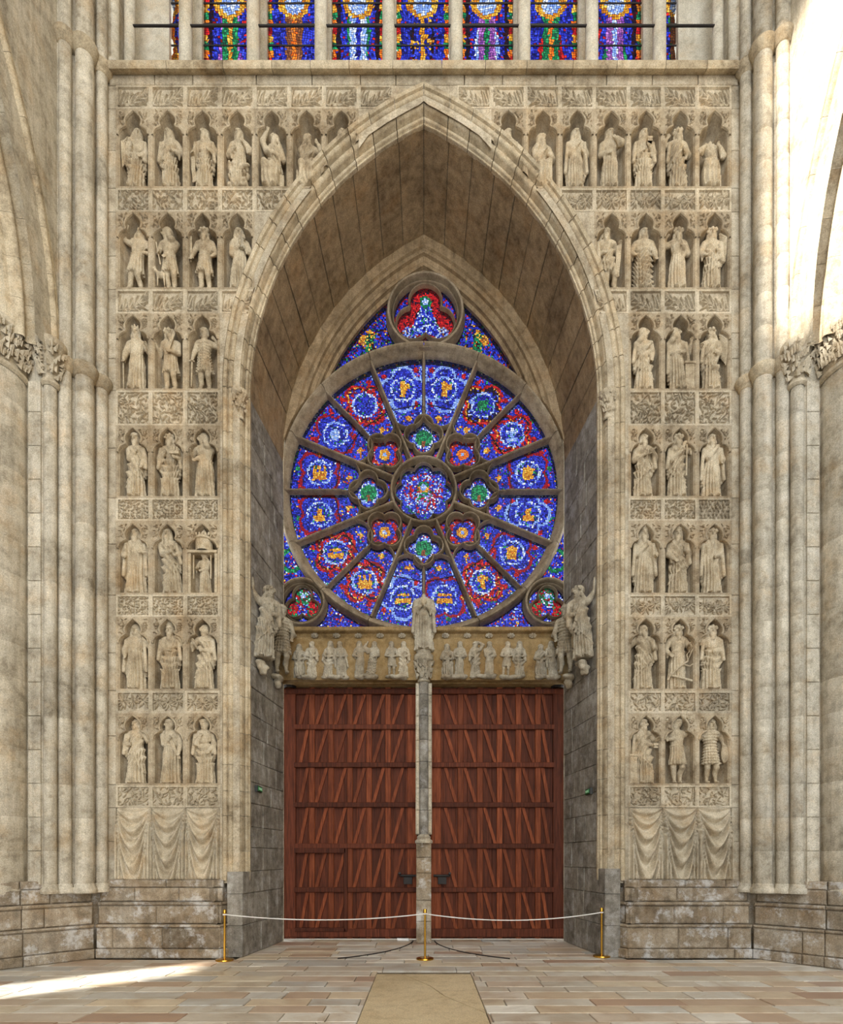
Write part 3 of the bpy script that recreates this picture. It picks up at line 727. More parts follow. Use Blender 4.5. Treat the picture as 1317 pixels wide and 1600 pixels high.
def rose_fn(x, z):
    X, Z = x / PXR, (z - ZC) / PXR; r = math.hypot(X, Z)
    if r > 219:
        return None
    th = math.degrees(math.atan2(X, Z)) % 360        # clockwise from the top
    if r < 50:
        if lobed(X, Z, 47, 8, math.pi / 2, .62, .36) < 0 and r > 30: return ('c', pick(RD if rs.rand() < .5 else DK))
        if r > 31:
            return ('c', pick(WH) if rs.rand() < .12 else from_mix([(BL, .9), (GN, .1)]))
        if math.hypot(X, Z - 10) < 5: return ('c', pick(WH))
        if math.hypot(X, Z - 10) < 9: return ('c', pick(GN) if Z > 10 else pick(GD))
        if abs(X) < 12 and -18 < Z < 6: return ('c', from_mix([(GN, .4), (WH, .25), (RD, .15), (PU, .2)]))
        if 22 < r < 31: return ('c', from_mix([(BL, .5), (RD, .25), (WH, .25)]))
        return ('c', from_mix([(BL, .5), (RD, .35), (WH, .15)]))
    for k in range(8):
        a = math.radians(45 * k); cx, cz = 86 * math.sin(a), 86 * math.cos(a); dx, dz = X - cx, Z - cz
        if math.hypot(dx, dz) < 32:
            b = lobed(dx, dz, 29, 4, 0 if k % 2 == 0 else math.pi / 4)
            kd, fld, em = RND[k]; rr = math.hypot(dx, dz)
            if b < -3: break
            if kd == 't':
                if rr < 13: return ('r%d' % k, pick(em) if dz > -3 or abs(dx) > 3 else pick(BR))
                if rr < 17: return ('r%d' % k, pick(WH) if rs.rand() < .6 else pick(BL))
                return ('r%d' % k, from_mix([(BL, .75), (RD, .08), (WH, .17)]))
            if rr < 9: return ('r%d' % k, pick(em) if rr > 3 else pick(WH))
            if rr < 15: return ('r%d' % k, pick(BL))
            return ('r%d' % k, from_mix([(RD, .7), (BL, .15), (OR, .1), (WH, .05)]))
    if r < 104:
        return ('gap', from_mix([(RD, .4), (BL, .6)]))
    k = int(th // 22.5) % 16; pa = math.radians(22.5 * k + 11.25)
    mx_, mz_ = 166 * math.sin(pa), 166 * math.cos(pa); dx, dz = X - mx_, Z - mz_; rr = math.hypot(dx, dz)
    kd, fld, em, shape = MED[k]
    b = lobed(dx, dz, 37, 4, math.pi / 4 if kd != 'b' else 0)
    if b > 0:
        if b < 4.5: return ('p%d' % k, pick({'r': RD, 't': [srgb(150, 20, 34)], 'b': WH[:2]}[kd]))
        if b < 7.5 and kd == 'r': return ('p%d' % k, pick(GD) if rs.rand() < .35 else pick(DK))
        e = emblem(shape, dx, dz, em)
        if e: return ('p%d' % k, e)
        if 16.5 < rr < 20: return ('p%d' % k, from_mix([(WH, .8), (BL, .2)]))
        if rr < 17: return ('p%d' % k, from_mix([(BL, .84), (GN, .1), (WH, .06)]))
        return ('p%d' % k, from_mix([(fld, .6), (BL, .37), (WH, .03)]))
    fx, fz = 119 * math.sin(pa), 119 * math.cos(pa)
    if math.hypot(X - fx, Z - fz) < 5 and (abs(X - fx) < 2.2 or abs(Z - fz - 1) < 2.2): return ('p%d' % k, pick(GD))
    for (rr_, da, lst) in ((193, -7.5, RD), (193, 7.5, RD), (140, -6, RD), (140, 6, RD), (200, 0, GN), (176, -8.8, GD), (176, 8.8, GD), (150, 9, WH), (150, -9, WH)):
        qx, qz = rr_ * math.sin(pa + math.radians(da)), rr_ * math.cos(pa + math.radians(da))
        if math.hypot(X - qx, Z - qz) < 4: return ('p%d' % k, pick(lst))
    if abs(abs(((th % 22.5) - 11.25)) - 11.25) * r * .01745 < 6.5: return ('p%d' % k, pick(WH[:2]) if rs.rand() < .6 else pick(BL))
    if r > 207: return ('p%d' % k, from_mix([(WH, .3), (BL, .6), (GN, .1)]))
    return ('p%d' % k, from_mix(FIELD))
glass_sheet('glass_pane', -RO, RO, ZC - RO, ZC + RO, 0.036, YR, rose_fn, win)
# ---- spandrels of the arch: side fields, top field, three roundels
TOPC = (0.04, H + (HY - 497) * PXR); TOPR = 60 * PXR
BOTC = [(-(662 - 473) * PXR, H + (HY - 945) * PXR), ((855 - 662) * PXR, H + (HY - 945) * PXR)]; BOTR = 37 * PXR
def span_fn(x, z):
    r = math.hypot(x, z - ZC)
    if r < RO - .06: return None
    if z < 7.0: return None
    R5 = 5.45
    if z > ZS and math.hypot(abs(x) + CA, z - ZS) > R5: return None
    if abs(x) > 3.42: return None
    dx, dz = (x - TOPC[0]) / PXR, (z - TOPC[1]) / PXR
    if math.hypot(dx, dz) < 58:
        b = lobed(dx, dz, 54, 3, math.pi / 2, .48, .52)
        if b < 0: return ('top', from_mix([(BL, .7), (RD, .3)]))
        if math.hypot(dx, dz - 26) < 5: return ('top', pick(WH))
        if math.hypot(dx, dz - 26) < 9: return ('top', pick(GN))
        if abs(dx) < 4 + (26 - dz) * .42 and -26 < dz < 22: return ('top', from_mix([(WH, .3), (BL, .6), (GN, .1)]))
        if dz < -10 and abs(dx) > 12 and math.hypot(abs(dx) - 25, dz + 25) < 12: return ('top', from_mix([(WH, .5), (BL, .3), (BR, .2)]))
        return ('top', from_mix([(RD, .85), (DK, .15)]))
    for i, (cx, cz) in enumerate(BOTC):
        dx, dz = (x - cx) / PXR, (z - cz) / PXR; q = math.hypot(dx, dz)
        if q < 36:
            b = lobed(dx, dz, 33, 3, math.pi / 2, .48, .52)
            if b < 0: return ('bot%d' % i, from_mix([(BL, .8), (WH, .2)]))
            if math.hypot(dx, dz - 14) < 4: return ('bot%d' % i, pick(WH))
            if math.hypot(dx, dz - 14) < 14: return ('bot%d' % i, from_mix([(GN, .6), (RD, .3), (WH, .1)]))
            if abs(dx) < 8 and dz < 6: return ('bot%d' % i, from_mix([(BL, .6), (WH, .2), (RD, .2)]))
            return ('bot%d' % i, from_mix([(RD, .75), (GN, .25)] if dz > -14 or i else [(GN, .6), (RD, .4)]))
    side = 'l' if x < 0 else 'r'
    if z > ZC + 1.5:
        ax = abs(x / PXR) - 84; az = (z - (H + (HY - 535) * PXR)) / PXR
        if abs(ax) < 7 and abs(az) < 14: return ('s' + side, from_mix([(GN, .5), (DK, .3), (GD, .2)]))
        if math.hypot(ax - 10, az - 4) < 8: return ('s' + side, from_mix([(GD, .6), (BR, .4)]))
        if math.hypot(ax, az - 17) < 4: return ('s' + side, pick(GD))
        return ('s' + side, from_mix([(BL, .66), (DK, .12), (RD, .1), (GN, .06), (GD, .06)]))
    q = (z * 1.0) % .95
    if .2 < math.hypot(abs(x) - 3.15, q - .5) < .3: return ('f' + side, pick(GN))
    return ('f' + side, from_mix([(BL, .78), (RD, .1), (WH, .07), (GD, .05)]))
glass_sheet('glass_pane', -3.45, 3.45, 7.0, 16.3, 0.036, YR + .012, span_fn, win)
# ---- stone tracery
TY = lambda u, v, w_: (u, w_, v)
def bar(path, w_, yf, name, closed=False, mat='tracery', yb=13.86, parent=win):
    "moulded bar: central roll with hollow chamfers"
    h = w_ / 2
    pr = [(-h, yb), (-h, YR - .02), (-h * .55, YR - .08), (-h * .5, yf + .05), (-h * .3, yf + .01), (0, yf), (h * .3, yf + .01), (h * .5, yf + .05), (h * .55, YR - .08), (h, YR - .02), (h, yb)]
    o = MB().sweep(path, pr, TY, closed).obj(name, M[mat], parent); return sharp(o, 45)
def circ(c, r, n=48, a0=0, a1=2 * math.pi):
    m = n if abs(a1 - a0 - 2 * math.pi) < 1e-6 else n + 1
    return [(c[0] + r * math.cos(a0 + (a1 - a0) * i / n), c[1] + r * math.sin(a0 + (a1 - a0) * i / n)) for i in range(m)]
def foil_path(c, R, n, rot, d=.5, rho=.5, N=64):
    pts = []
    for i in range(N):
        a = 2 * math.pi * i / N + .001; st = 2 * math.pi / n; psi = (a - rot + st / 2) % st - st / 2
        q = (rho * R) ** 2 - (d * R * math.sin(psi)) ** 2; b = d * R * math.cos(psi) + math.sqrt(max(q, 0)); pts.append((c[0] + b * math.cos(a), c[1] + b * math.sin(a)))
    return pts
pol = lambda r, deg: (r * PXR * math.sin(math.radians(deg)), ZC + r * PXR * math.cos(math.radians(deg)))
# outer ring in segments
RP = [(-.14, 13.9), (-.14, YR - .02), (-.10, YR - .10), (-.05, YR - .15), (-.03, YR - .24), (.02, YR - .28), (.06, YR - .27), (.09, YR - .22), (.10, YR - .12), (.12, YR - .05), (.12, 13.9)]
for k in range(16):
    a0, a1 = math.radians(22.5 * k + .12), math.radians(22.5 * (k + 1) - .12)
    pts = [(218.5 * PXR * math.cos(a0 + (a1 - a0) * i / 8), ZC + 218.5 * PXR * math.sin(a0 + (a1 - a0) * i / 8)) for i in range(9)]
    # path runs anticlockwise: left normal points to the centre
    sharp(MB().sweep(pts, [(-n_, y_) for n_, y_ in RP], TY).obj('rose_ring_stone', M['tracery'], win), 45)
for k in range(16):
    d = 22.5 * k
    if k % 2: bar([pol(50, d), pol(130, d), pol(213, d)], .115, YR - .2, 'spoke')
    else: bar([pol(128, d), pol(170, d), pol(213, d)], .085, YR - .17, 'spoke')
    # rounded inner end of each petal
    pc = pol(127, d + 11.25); rr = 25.5 * PXR; ax = math.atan2(ZC - pc[1], -pc[0])
    bar(circ(pc, rr, 16, ax - 1.75, ax + 1.75), .065, YR - .13, 'petal_arch')
for k in range(8):
    c = pol(86, 45 * k)
    bar(foil_path(c, 30 * PXR, 4, math.pi / 2 if k % 2 == 0 else math.pi / 4), .075, YR - .17, 'foil_frame', True)
    bar(foil_path(c, 25.5 * PXR, 4, math.pi / 2 if k % 2 == 0 else math.pi / 4), .035, YR - .08, 'foil_rim', True)
bar(circ((0, ZC), 50 * PXR, 64), .12, YR - .2, 'hub_ring', True)
bar(foil_path((0, ZC), 45 * PXR, 8, math.pi / 2, .66, .34, 96), .045, YR - .1, 'hub_foil', True)
bar(circ(TOPC, 57 * PXR, 56), .15, YR - .24, 'roundel_ring', True); bar(circ(TOPC, 50.5 * PXR, 56), .06, YR - .14, 'roundel_roll', True)
bar(foil_path(TOPC, 49 * PXR, 3, math.pi / 2, .48, .52), .06, YR - .1, 'roundel_foil', True)
for c in BOTC:
    bar(circ(c, 35 * PXR, 48), .13, YR - .24, 'roundel_ring', True); bar(circ(c, 30 * PXR, 40), .05, YR - .14, 'roundel_roll', True); bar(foil_path(c, 28 * PXR, 3, math.pi / 2, .48, .52), .055, YR - .1, 'roundel_foil', True)
# saddle bars
for k in range(16):
    p0, p1 = pol(138, 22.5 * k + 2), pol(138, 22.5 * k + 20.5)
    MB().tube([(p0[0], YR - .02, p0[1]), (p1[0], YR - .02, p1[1])], .012, 5).obj('saddle_bar', M['iron'], win)
# order of the inner arch around the glass
BP = [(.62, YB - .01), (.40, YB - .01), (.37, YB + .04), (.33, YB + .02), (.27, YB + .03), (.25, YB + .10), (.17, YB + .14), (.14, YB + .12), (.09, YB + .14), (.07, YB + .22), (.0, YB + .26), (.0, 13.9)]
for sg in (-1, 1):
    N = 8
    for i in range(N):
        rows = []
        for q in range(6):
            f = (i + .004 + .992 * q / 5) / N
            for p, y in BP:
                R = 5.28 + p * .95; a = f * math.acos(CA / R); x_, z_ = R * math.cos(a) - CA, ZS + R * math.sin(a); q_ = math.hypot(x_, z_ - ZC)
                if q_ < RO - .03: x_, z_ = x_ * (RO - .03) / q_, ZC + (z_ - ZC) * (RO - .03) / q_
                rows.append((sg * x_, y, z_))
        k = len(BP); MBo = MB().add(rows, [(q * k + j, q * k + j + 1, (q + 1) * k + j + 1, (q + 1) * k + j) for q in range(5) for j in range(k - 1)])
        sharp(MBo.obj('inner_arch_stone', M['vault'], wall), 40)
mb = MB()
for sg in (-1, 1):
    o_, i_ = arch_pts(7.2, 24, sg), arch_pts(5.36, 24, sg)
    mb.add([(u, 13.885, v) for u, v in o_] + [(u, 13.885, v) if math.hypot(u, v - ZC) > RO - .05 else (u * (RO - .05) / math.hypot(u, v - ZC), 13.885, ZC + (v - ZC) * (RO - .05) / math.hypot(u, v - ZC)) for u, v in i_], [(i, i + 1, 26 + i, 25 + i) for i in range(24)])
mb.obj('arch_backing', M['mortar'], wall)
# ---- triforium lights
win2 = empty('window_2'); tag(win2, 'row of tall gallery windows with stained glass figures above the cornice', 'window', kind='structure')
ROBE = [(OR, BR, GD), (GN, GD, PU), (BR, OR, BL), (WH, BL, GN), (BL, GD, DK), (PU, GN, WH), (GN, OR, RD), (PU, WH, GN), (BR, RD, GN)]
def tri_fn(x, z):
    i = (x + 4.82) / 1.37; k = math.floor(i) + 1; u = (i - math.floor(i)) - .5      # light index, -.5..+.5
    if abs(u) > .42: return None
    if not (0 <= k <= 8): return None
    r1, r2, r3 = ROBE[k % 9]
    if abs(abs(u) - .38) < .045 or abs(u) > .40:
        q = int(z / .16) % 4; return (k, pick((GN, GD, RD, OR)[q]))
    if abs(abs(u) - .30) < .03: return (k, pick(DK if k % 2 else BL))
    zz = z - 17.45; half = .20 - .02 * zz + .03 * math.sin(zz * 5 + k)
    if math.hypot(u * 1.37, z - 20.15) < .2: return (k, pick(WH))
    if math.hypot(u * 1.37, z - 20.2) < .34: return (k, pick(GD))
    if abs(u) < half and zz < 2.45:
        if k == 4 and ((int(zz / .22) + int((u + .5) * 1.37 / .2)) % 2 == 0) and rs.rand() < .5: return (k, pick(GD))
        if abs(u) < .035: return (k, pick(r2))
        if abs(zz - 1.1 - .5 * u) < .1: return (k, pick(WH))
        if abs(u) > .13: return (k, pick(r3))
        return (k, pick(r1))
    return (k, from_mix([(BL, .9), (RD, .1)]))
glass_sheet('glass_pane', -XG, XG, 17.3, 22.5, .046, YG, tri_fn, win2)
for q in range(9):
    for zz in (17.9, 18.35, 18.8, 19.25, 19.7, 20.15, 20.6):
        xa = max(-XG, -4.82 + 1.37 * (q - 1) + .1); xb = min(XG, -4.82 + 1.37 * q - .1)
        if xb - xa > .2: MB().tube([(xa, YG - .03, zz), (xb, YG - .03, zz)], .016, 5).obj('saddle_bar', M['iron'], win2)

# ================================================================== DOORS
DD = 13.75; SD = DD / F
def dpx(px): return (px - CX) * SD
def dpz(py): return H + (HY - py) * SD
RAILS = [1082, 1137, 1196, 1258, 1322, 1390, 1457]
for sg, xl, xr, nm in ((-1, 443, 652, 'door_1'), (1, 673, 883, 'door_2')):
    root = empty(nm); tag(root, '%s leaf of the tall red-brown wooden double door with slanting braces' % ('left' if sg < 0 else 'right'), 'door', kind='structure')
    zb, zt = 0.02, dpz(1058)
    inner, outer = (652, 443) if sg < 0 else (673, 883)
    fx = lambda t: dpx(outer + (inner - outer) * t)      # t 0 = hinge side, 1 = meeting side
    edges = [0, .095, .235, .375, .515, .655, .795, .905, 1.0]
    n = 11
    for i in range(n):
        a, b_ = sorted((fx(i / n), fx((i + 1) / n)))
        MB().block(XYZ, a + .0004, b_ - .0004, zb, zt, DD + .0, DD + .08, .006).obj('board', M['woodboard'], root)
    def slat(t0, t1, z0, z1, pr, nm_='batten', mat='wood'):
        a, b_ = sorted((fx(t0), fx(t1))); MB().block(XYZ, a, b_, z0, z1, DD - pr, DD + .01, .012).obj(nm_, M[mat], root)
    slat(0, .095, zb, dpz(1076), .07, 'stile', 'woodboard'); slat(.925, 1.0, zb, zt, .035, 'stile')
    bt = [.215, .357, .498, .64, .782] if sg < 0 else [.205, .35, .49, .635, .78]
    for t in bt: slat(t - .021, t + .021, zb, zt, .055)
    for q, py in enumerate(RAILS):
        z = dpz(py); hh = .06 if q < 6 else .1
        slat(.0 if q in (0, 6) else .085, 1.0, z - hh, z + hh, .10, 'rail', 'woodboard')
    cells = [.095] + bt + [.925]
    for r in range(6):
        z1 = dpz(RAILS[r]) - .06; z0 = dpz(RAILS[r + 1]) + (.06 if r < 5 else .1)
        for a, b_ in zip(cells[:-1], cells[1:]):
            xa, xb = fx(a + .021), fx(min(b_ - .021, a + .125)); wd = .055 * (1 if xb > xa else -1)
            m_ = MB(); fr_ = DD - .05
            v = [(xa, fr_, z0), (xa + wd * 1.4, fr_, z0), (xb, fr_, z1), (xb - wd * 1.4, fr_, z1)]
            m_.add(v + [(p[0], DD + .01, p[2]) for p in v], [(0, 1, 2, 3), (0, 4, 5, 1), (1, 5, 6, 2), (2, 6, 7, 3), (3, 7, 4, 0)])
            m_.obj('brace', M['wood'], root)
    if sg < 0:                                            # wicket door in the lower left
        for (x0, x1, y0, y1) in ((462, 541, 1325, 1333), (462, 541, 1449, 1455), (538, 544, 1325, 1455)):
            MB().block(XYZ, dpx(x0), dpx(x1), dpz(y1), dpz(y0), DD - .125, DD, .01).obj('wicket_frame', M['woodboard'], root)
    # bolt and lock
    lx = 637 if sg < 0 else 690
    m_ = MB().box(dpx(lx - 6), dpx(lx + 7), DD - .16, DD - .05, dpz(1381), dpz(1368)); m_.tube([(dpx(lx - 13), DD - .17, dpz(1368)), (dpx(lx + 13), DD - .17, dpz(1368))], .03, 8); m_.tube([(dpx(lx - sg * -1 * 12), DD - .17, dpz(1366)), (dpx(lx - sg * -1 * 12), DD - .26, dpz(1364))], .03, 8)
    m_.obj('lock', M['iron'], root)
    MB().lathe([(.13, 5.95), (.17, 6.0), (.17, 6.06), (.13, 6.1), (.15, 6.16), (.15, 6.25)], (sg * 3.18, DD - .12), 14).obj('hinge_collar', M['iron'], root)

MB().box(-3.5, 3.5, 13.86, 13.9, 0, 6.2).obj('door_backing', M['iron'], wall)  # unseen dark sheet added to stop sky light in the door joints
# ================================================================== LINTEL, TRUMEAU
YL = 13.2
lint = MB().box(-3.32, 3.32, YL, 13.9, 6.02, 6.96)
lint.box(-3.32, 3.32, YL + .2, 13.9, 6.0, 6.05)
k_ = [(YL, 6.93), (YL + .05, 6.95), (YL + .07, 7.02), (YL + .03, 7.09), (YL - .06, 7.12), (YL - .08, 7.14), (YL - .08, 7.21), (YL + .6, 7.22)]
lint.add([(x, y, z) for x in (-3.36, 3.36) for y, z in k_], [(j, j + 1, 8 + j + 1, 8 + j) for j in range(7)])
lint = lint.obj('lintel', M['lintel']); tag(lint, 'ochre stone lintel carved with small figures above the doors', 'lintel', kind='structure')
for i in range(13):
    x = -3.0 + i * .5
    if abs(x) < .3: continue
    m_ = MB()
    for q in range(7):
        a = q * .9; m_.add([(x + .02 * math.cos(a + .5), YL + .02, 7.04 + .02 * math.sin(a + .5)), (x + .02 * math.cos(a - .5), YL + .02, 7.04 + .02 * math.sin(a - .5)), (x + .1 * math.cos(a), YL - .05, 7.04 + .075 * math.sin(a))], [(0, 1, 2)])
        m_.add([(x, YL - .07, 7.04), (x + .09 * math.cos(a + .35), YL + .0, 7.04 + .06 * math.sin(a + .35)), (x + .09 * math.cos(a - .35), YL + .0, 7.04 + .06 * math.sin(a - .35))], [(0, 1, 2)])
    m_.obj('fleuron', M['relief'], lint)
tru = empty('trumeau', (0, 13.05, 0)); tag(tru, 'slender stone pier with engaged shaft between the two door leaves', 'pier', kind='structure')
z = 0
for h_ in (.5, .48, .62, .35, .36):
    MB().block(lambda u, v, w_: (u, w_, v), -.17, .17, z + .003, z + h_ - .003, 0, .55, .015).obj('pier_block', M['plinth'], tru); z += h_
MB().lathe([(.2, 2.28), (.2, 2.33), (.15, 2.38), (.16, 2.42), (.105, 2.48)], (0, .1), 16).obj('shaft_base', M['shaft'], tru)
z = 2.48
for h_ in (.55, .5, .6, .5, .55, .48, .28):
    m_ = MB().lathe([(.098, z + .004), (.10, z + .01), (.10, z + h_ - .01), (.098, z + h_ - .004)], (0, .1), 18); sharp(m_.obj('drum', M['jamb'], tru), 40)
    for s_ in (-1, 1): MB().block(lambda u, v, w_: (s_ * u, w_, v), .10, .185, z + .003, z + h_ - .003, .1, .55, .02).obj('pier_block', M['shaft'], tru)
    z += h_
m_ = MB().lathe([(.11, z), (.14, z + .02), (.14, z + .06), (.11, z + .08), (.12, z + .2), (.19, z + .46), (.22, z + .5), (.22, z + .62), (.17, z + .66), (.17, z + .72), (0, z + .72)], (0, .12), 18)
for q in range(70):
    a = R_.uniform(math.pi, 2 * math.pi); zz = z + R_.uniform(.1, .46); r0 = .12 + .07 * (zz - z) / .46
    d = Vector((math.cos(a), math.sin(a), 0)); t = Vector((-math.sin(a), math.cos(a), R_.uniform(-.6, .6))); Pv = Vector((0, .12, zz)) + d * r0; u = .05
    m_.add([Pv - t * u, Pv + t * u, Pv + d * .06 + Vector((0, 0, u)), Pv + d * .03 - Vector((0, 0, u))], [(0, 1, 2), (0, 3, 1), (0, 2, 3), (1, 3, 2)])
m_.obj('capital', M['relief'], tru)
ZT = z + .72
MB().box(-.17, .17, .3, .75, 5.9, 7.3).obj('pier_block', M['lintel'], tru)

# ================================================================== FLOOR
fl = MB().poly([[(-14, -8), (14, -8), (14, 15), (-14, 15)]], lambda u, v: (u, v, -.03)).obj('floor', M['mortar'])
tag(fl, 'worn church floor of tan, ochre and grey stone slabs', 'floor', kind='structure')
y = 13.72; rows_ = []
while y > 6.3:
    d = R_.uniform(.3, .5) if y > 9.7 else R_.uniform(.28, .42); rows_.append((y - d, y)); y -= d
def in_plinth(x, y0): return abs(x) > 3.5 and y0 > 11.2
for (ya, yb) in rows_:
    x = -7.2 + R_.uniform(-.5, 0) if yb < 11.3 else -3.6
    xe = 7.4 if yb < 11.3 else 3.6
    while x < xe:
        wd = R_.uniform(.55, 1.35); x1 = min(x + wd, xe + .3)
        segs = [(x, x1)]
        if ya < 9.55:                                   # leave room for the big slab
            segs = [(a, b_) for a, b_ in ((x, min(x1, -.79)), (max(x, .79), x1)) if b_ - a > .03]
        for a, b_ in segs:
            h = R_.uniform(-.004, .004)
            MB().block(lambda u, v, w_: (u, v, w_), a + .006, b_ - .006, ya + .006, yb - .006, h, -.06, .008).obj('paving_slab', M['paving'], fl)
        x = x1
ck = [(-.36, 9.7), (-.2, 9.35), (.1, 8.75), (.3, 8.1), (.79, 7.2)]
A = [(-.78, 9.62)] + ck[:1] + ck[1:] + [(.785, 6.2), (-.78, 6.2)]
A = [(-.78, 9.62), (-.37, 9.62), (-.21, 9.33), (.09, 8.74), (.29, 8.09), (.775, 7.2), (.775, 6.2), (-.78, 6.2)]
B = [(-.355, 9.62), (.78, 9.62), (.78, 7.22), (.305, 8.1), (.105, 8.75), (-.195, 9.34)]
for pl in (A, B):
    m_ = MB().poly([pl], lambda u, v: (u, v, .003)); n = len(pl)
    m_.add([(u, v, z_) for z_ in (.003, -.05) for u, v in pl], [(i, (i + 1) % n, n + (i + 1) % n, n + i) for i in range(n)]); m_.obj('large_slab', M['slab'], fl)
# iron runners the door leaves roll on
for sg in (-1, 1):
    c = (sg * 3.2, 13.6); pts = [(c[0] - sg * 2.95 * math.cos(a), c[1] - 2.95 * math.sin(a), .004) for a in np.linspace(.05, 1.02, 24)]
    o = MB().tube(pts, .016, 5).obj('door_runner', M['iron']); tag(o, 'thin dark iron runner curving over the floor from the %s door' % ('left' if sg < 0 else 'right'), 'floor track')

# ================================================================== STANCHIONS, ROPE, SIGNS
def stanchion(px, py, label):
    D = H * F / (py - HY); x = (px - CX) * D / F; e = empty('stanchion', (x, D, 0)); tag(e, label, 'barrier post', 'brass barrier posts in front of the doors')
    sharp(MB().lathe([(0, 0), (.165, 0), (.17, .01), (.165, .03), (.13, .04), (.03, .045), (0, .045)], (0, 0), 28).obj('base', M['brass'], e), 40)
    sharp(MB().lathe([(.021, .04), (.021, .90), (0, .90)], (0, 0), 14).obj('pole', M['brass'], e), 40)
    sharp(MB().lathe([(.021, .885), (.034, .89), (.034, .955), (.028, .965), (0, .965)], (0, 0), 14).obj('cap', M['brass'], e), 40)
    sharp(MB().lathe([(.022, .86), (.036, .862), (.036, .884), (.022, .886)], (0, 0), 14).obj('rope_ring', M['rope'], e), 40)
    return Vector((x, D, .873))
p1 = stanchion(351, 1501, 'brass barrier post standing by the left plinth corner')
p2 = stanchion(664, 1499, 'brass barrier post standing in front of the central pier')
p3 = stanchion(940, 1495, 'brass barrier post standing by the right plinth corner')
for a, b_, sag, lb in ((p1, p2, .11, 'left'), (p2, p3, .14, 'right')):
    pts = []
    for i in range(29):
        t = i / 28; q = a.lerp(b_, t); q.z -= sag * 4 * t * (1 - t); pts.append(tuple(q))
    tag(MB().tube(pts, .011, 6).obj('barrier_rope', M['rope'], None, True), 'thin white rope sagging across the %s half of the doorway' % lb, 'rope')
for px, py, sg in ((397, 1233, -1), (924, 1237, 1)):
    D = 11.95; x = (sg * (RA - CA - .21 * (D - YI) / (YB - YI))); zz = H + (HY - py) * D / F
    e = empty('exit_sign', (x - sg * .03, D, zz)); tag(e, 'small green exit sign on the %s door jamb' % ('left' if sg < 0 else 'right'), 'sign', 'green exit signs')
    mm = lambda u, v, w_: (sg * w_, u, v)
    MB().block(mm, -.16, .16, -.065, .065, -.03, .03, .012).obj('frame', M['black'], e)
    MB().block(mm, -.14, .14, -.048, .048, -.038, .0, .004).obj('panel', M['green'], e)
    m_ = MB()
    # letters S O R T I E built of strokes
    def st(x0, z0, x1, z1): m_.box(min(-sg * -1 * .041, -sg * -1 * .037) if 0 else sg * -.044, sg * -.036, x0, x1, z0, z1)
    lw, lh, g0 = .008, .05, -.112
    for i, ch in enumerate('SORTIE'):
        o_ = g0 + i * .039; L_, R2 = o_, o_ + .028; b0, t0 = -.025, .025
        seg = {'S': 'tmbxq', 'O': 'tblr', 'R': 'tmlrx', 'T': 'tc', 'I': 'c', 'E': 'tmbl'}[ch]
        if sg < 0: pass
        for s_ in seg:
            if s_ == 't': st(L_, t0 - lw, R2, t0)
            if s_ == 'm': st(L_, -lw / 2, R2, lw / 2)
            if s_ == 'b': st(L_, b0, R2, b0 + lw)
            if s_ == 'l': st(L_, b0, L_ + lw, t0)
            if s_ == 'r': st(R2 - lw, b0 if ch == 'O' else 0, R2, t0)
            if s_ == 'c': st((L_ + R2) / 2 - lw / 2, b0, (L_ + R2) / 2 + lw / 2, t0)
            if s_ == 'x': st(R2 - lw, b0, R2, 0) if ch in 'SR' else None
            if s_ == 'q': st(L_, 0, L_ + lw, t0)
    if sg > 0:                                            # read left to right seen from the nave
        m_.v = [(x_, -y_, z_) for x_, y_, z_ in m_.v]
    m_.obj('lettering', M['greenw'], e)
o = MB().block(lambda u, v, w_: (u, w_, v), dpx(621), dpx(639), .0, .05, 13.5, 13.6, .01).obj('floor_box', M['white']); tag(o, 'small white box lying at the foot of the left door', 'box')
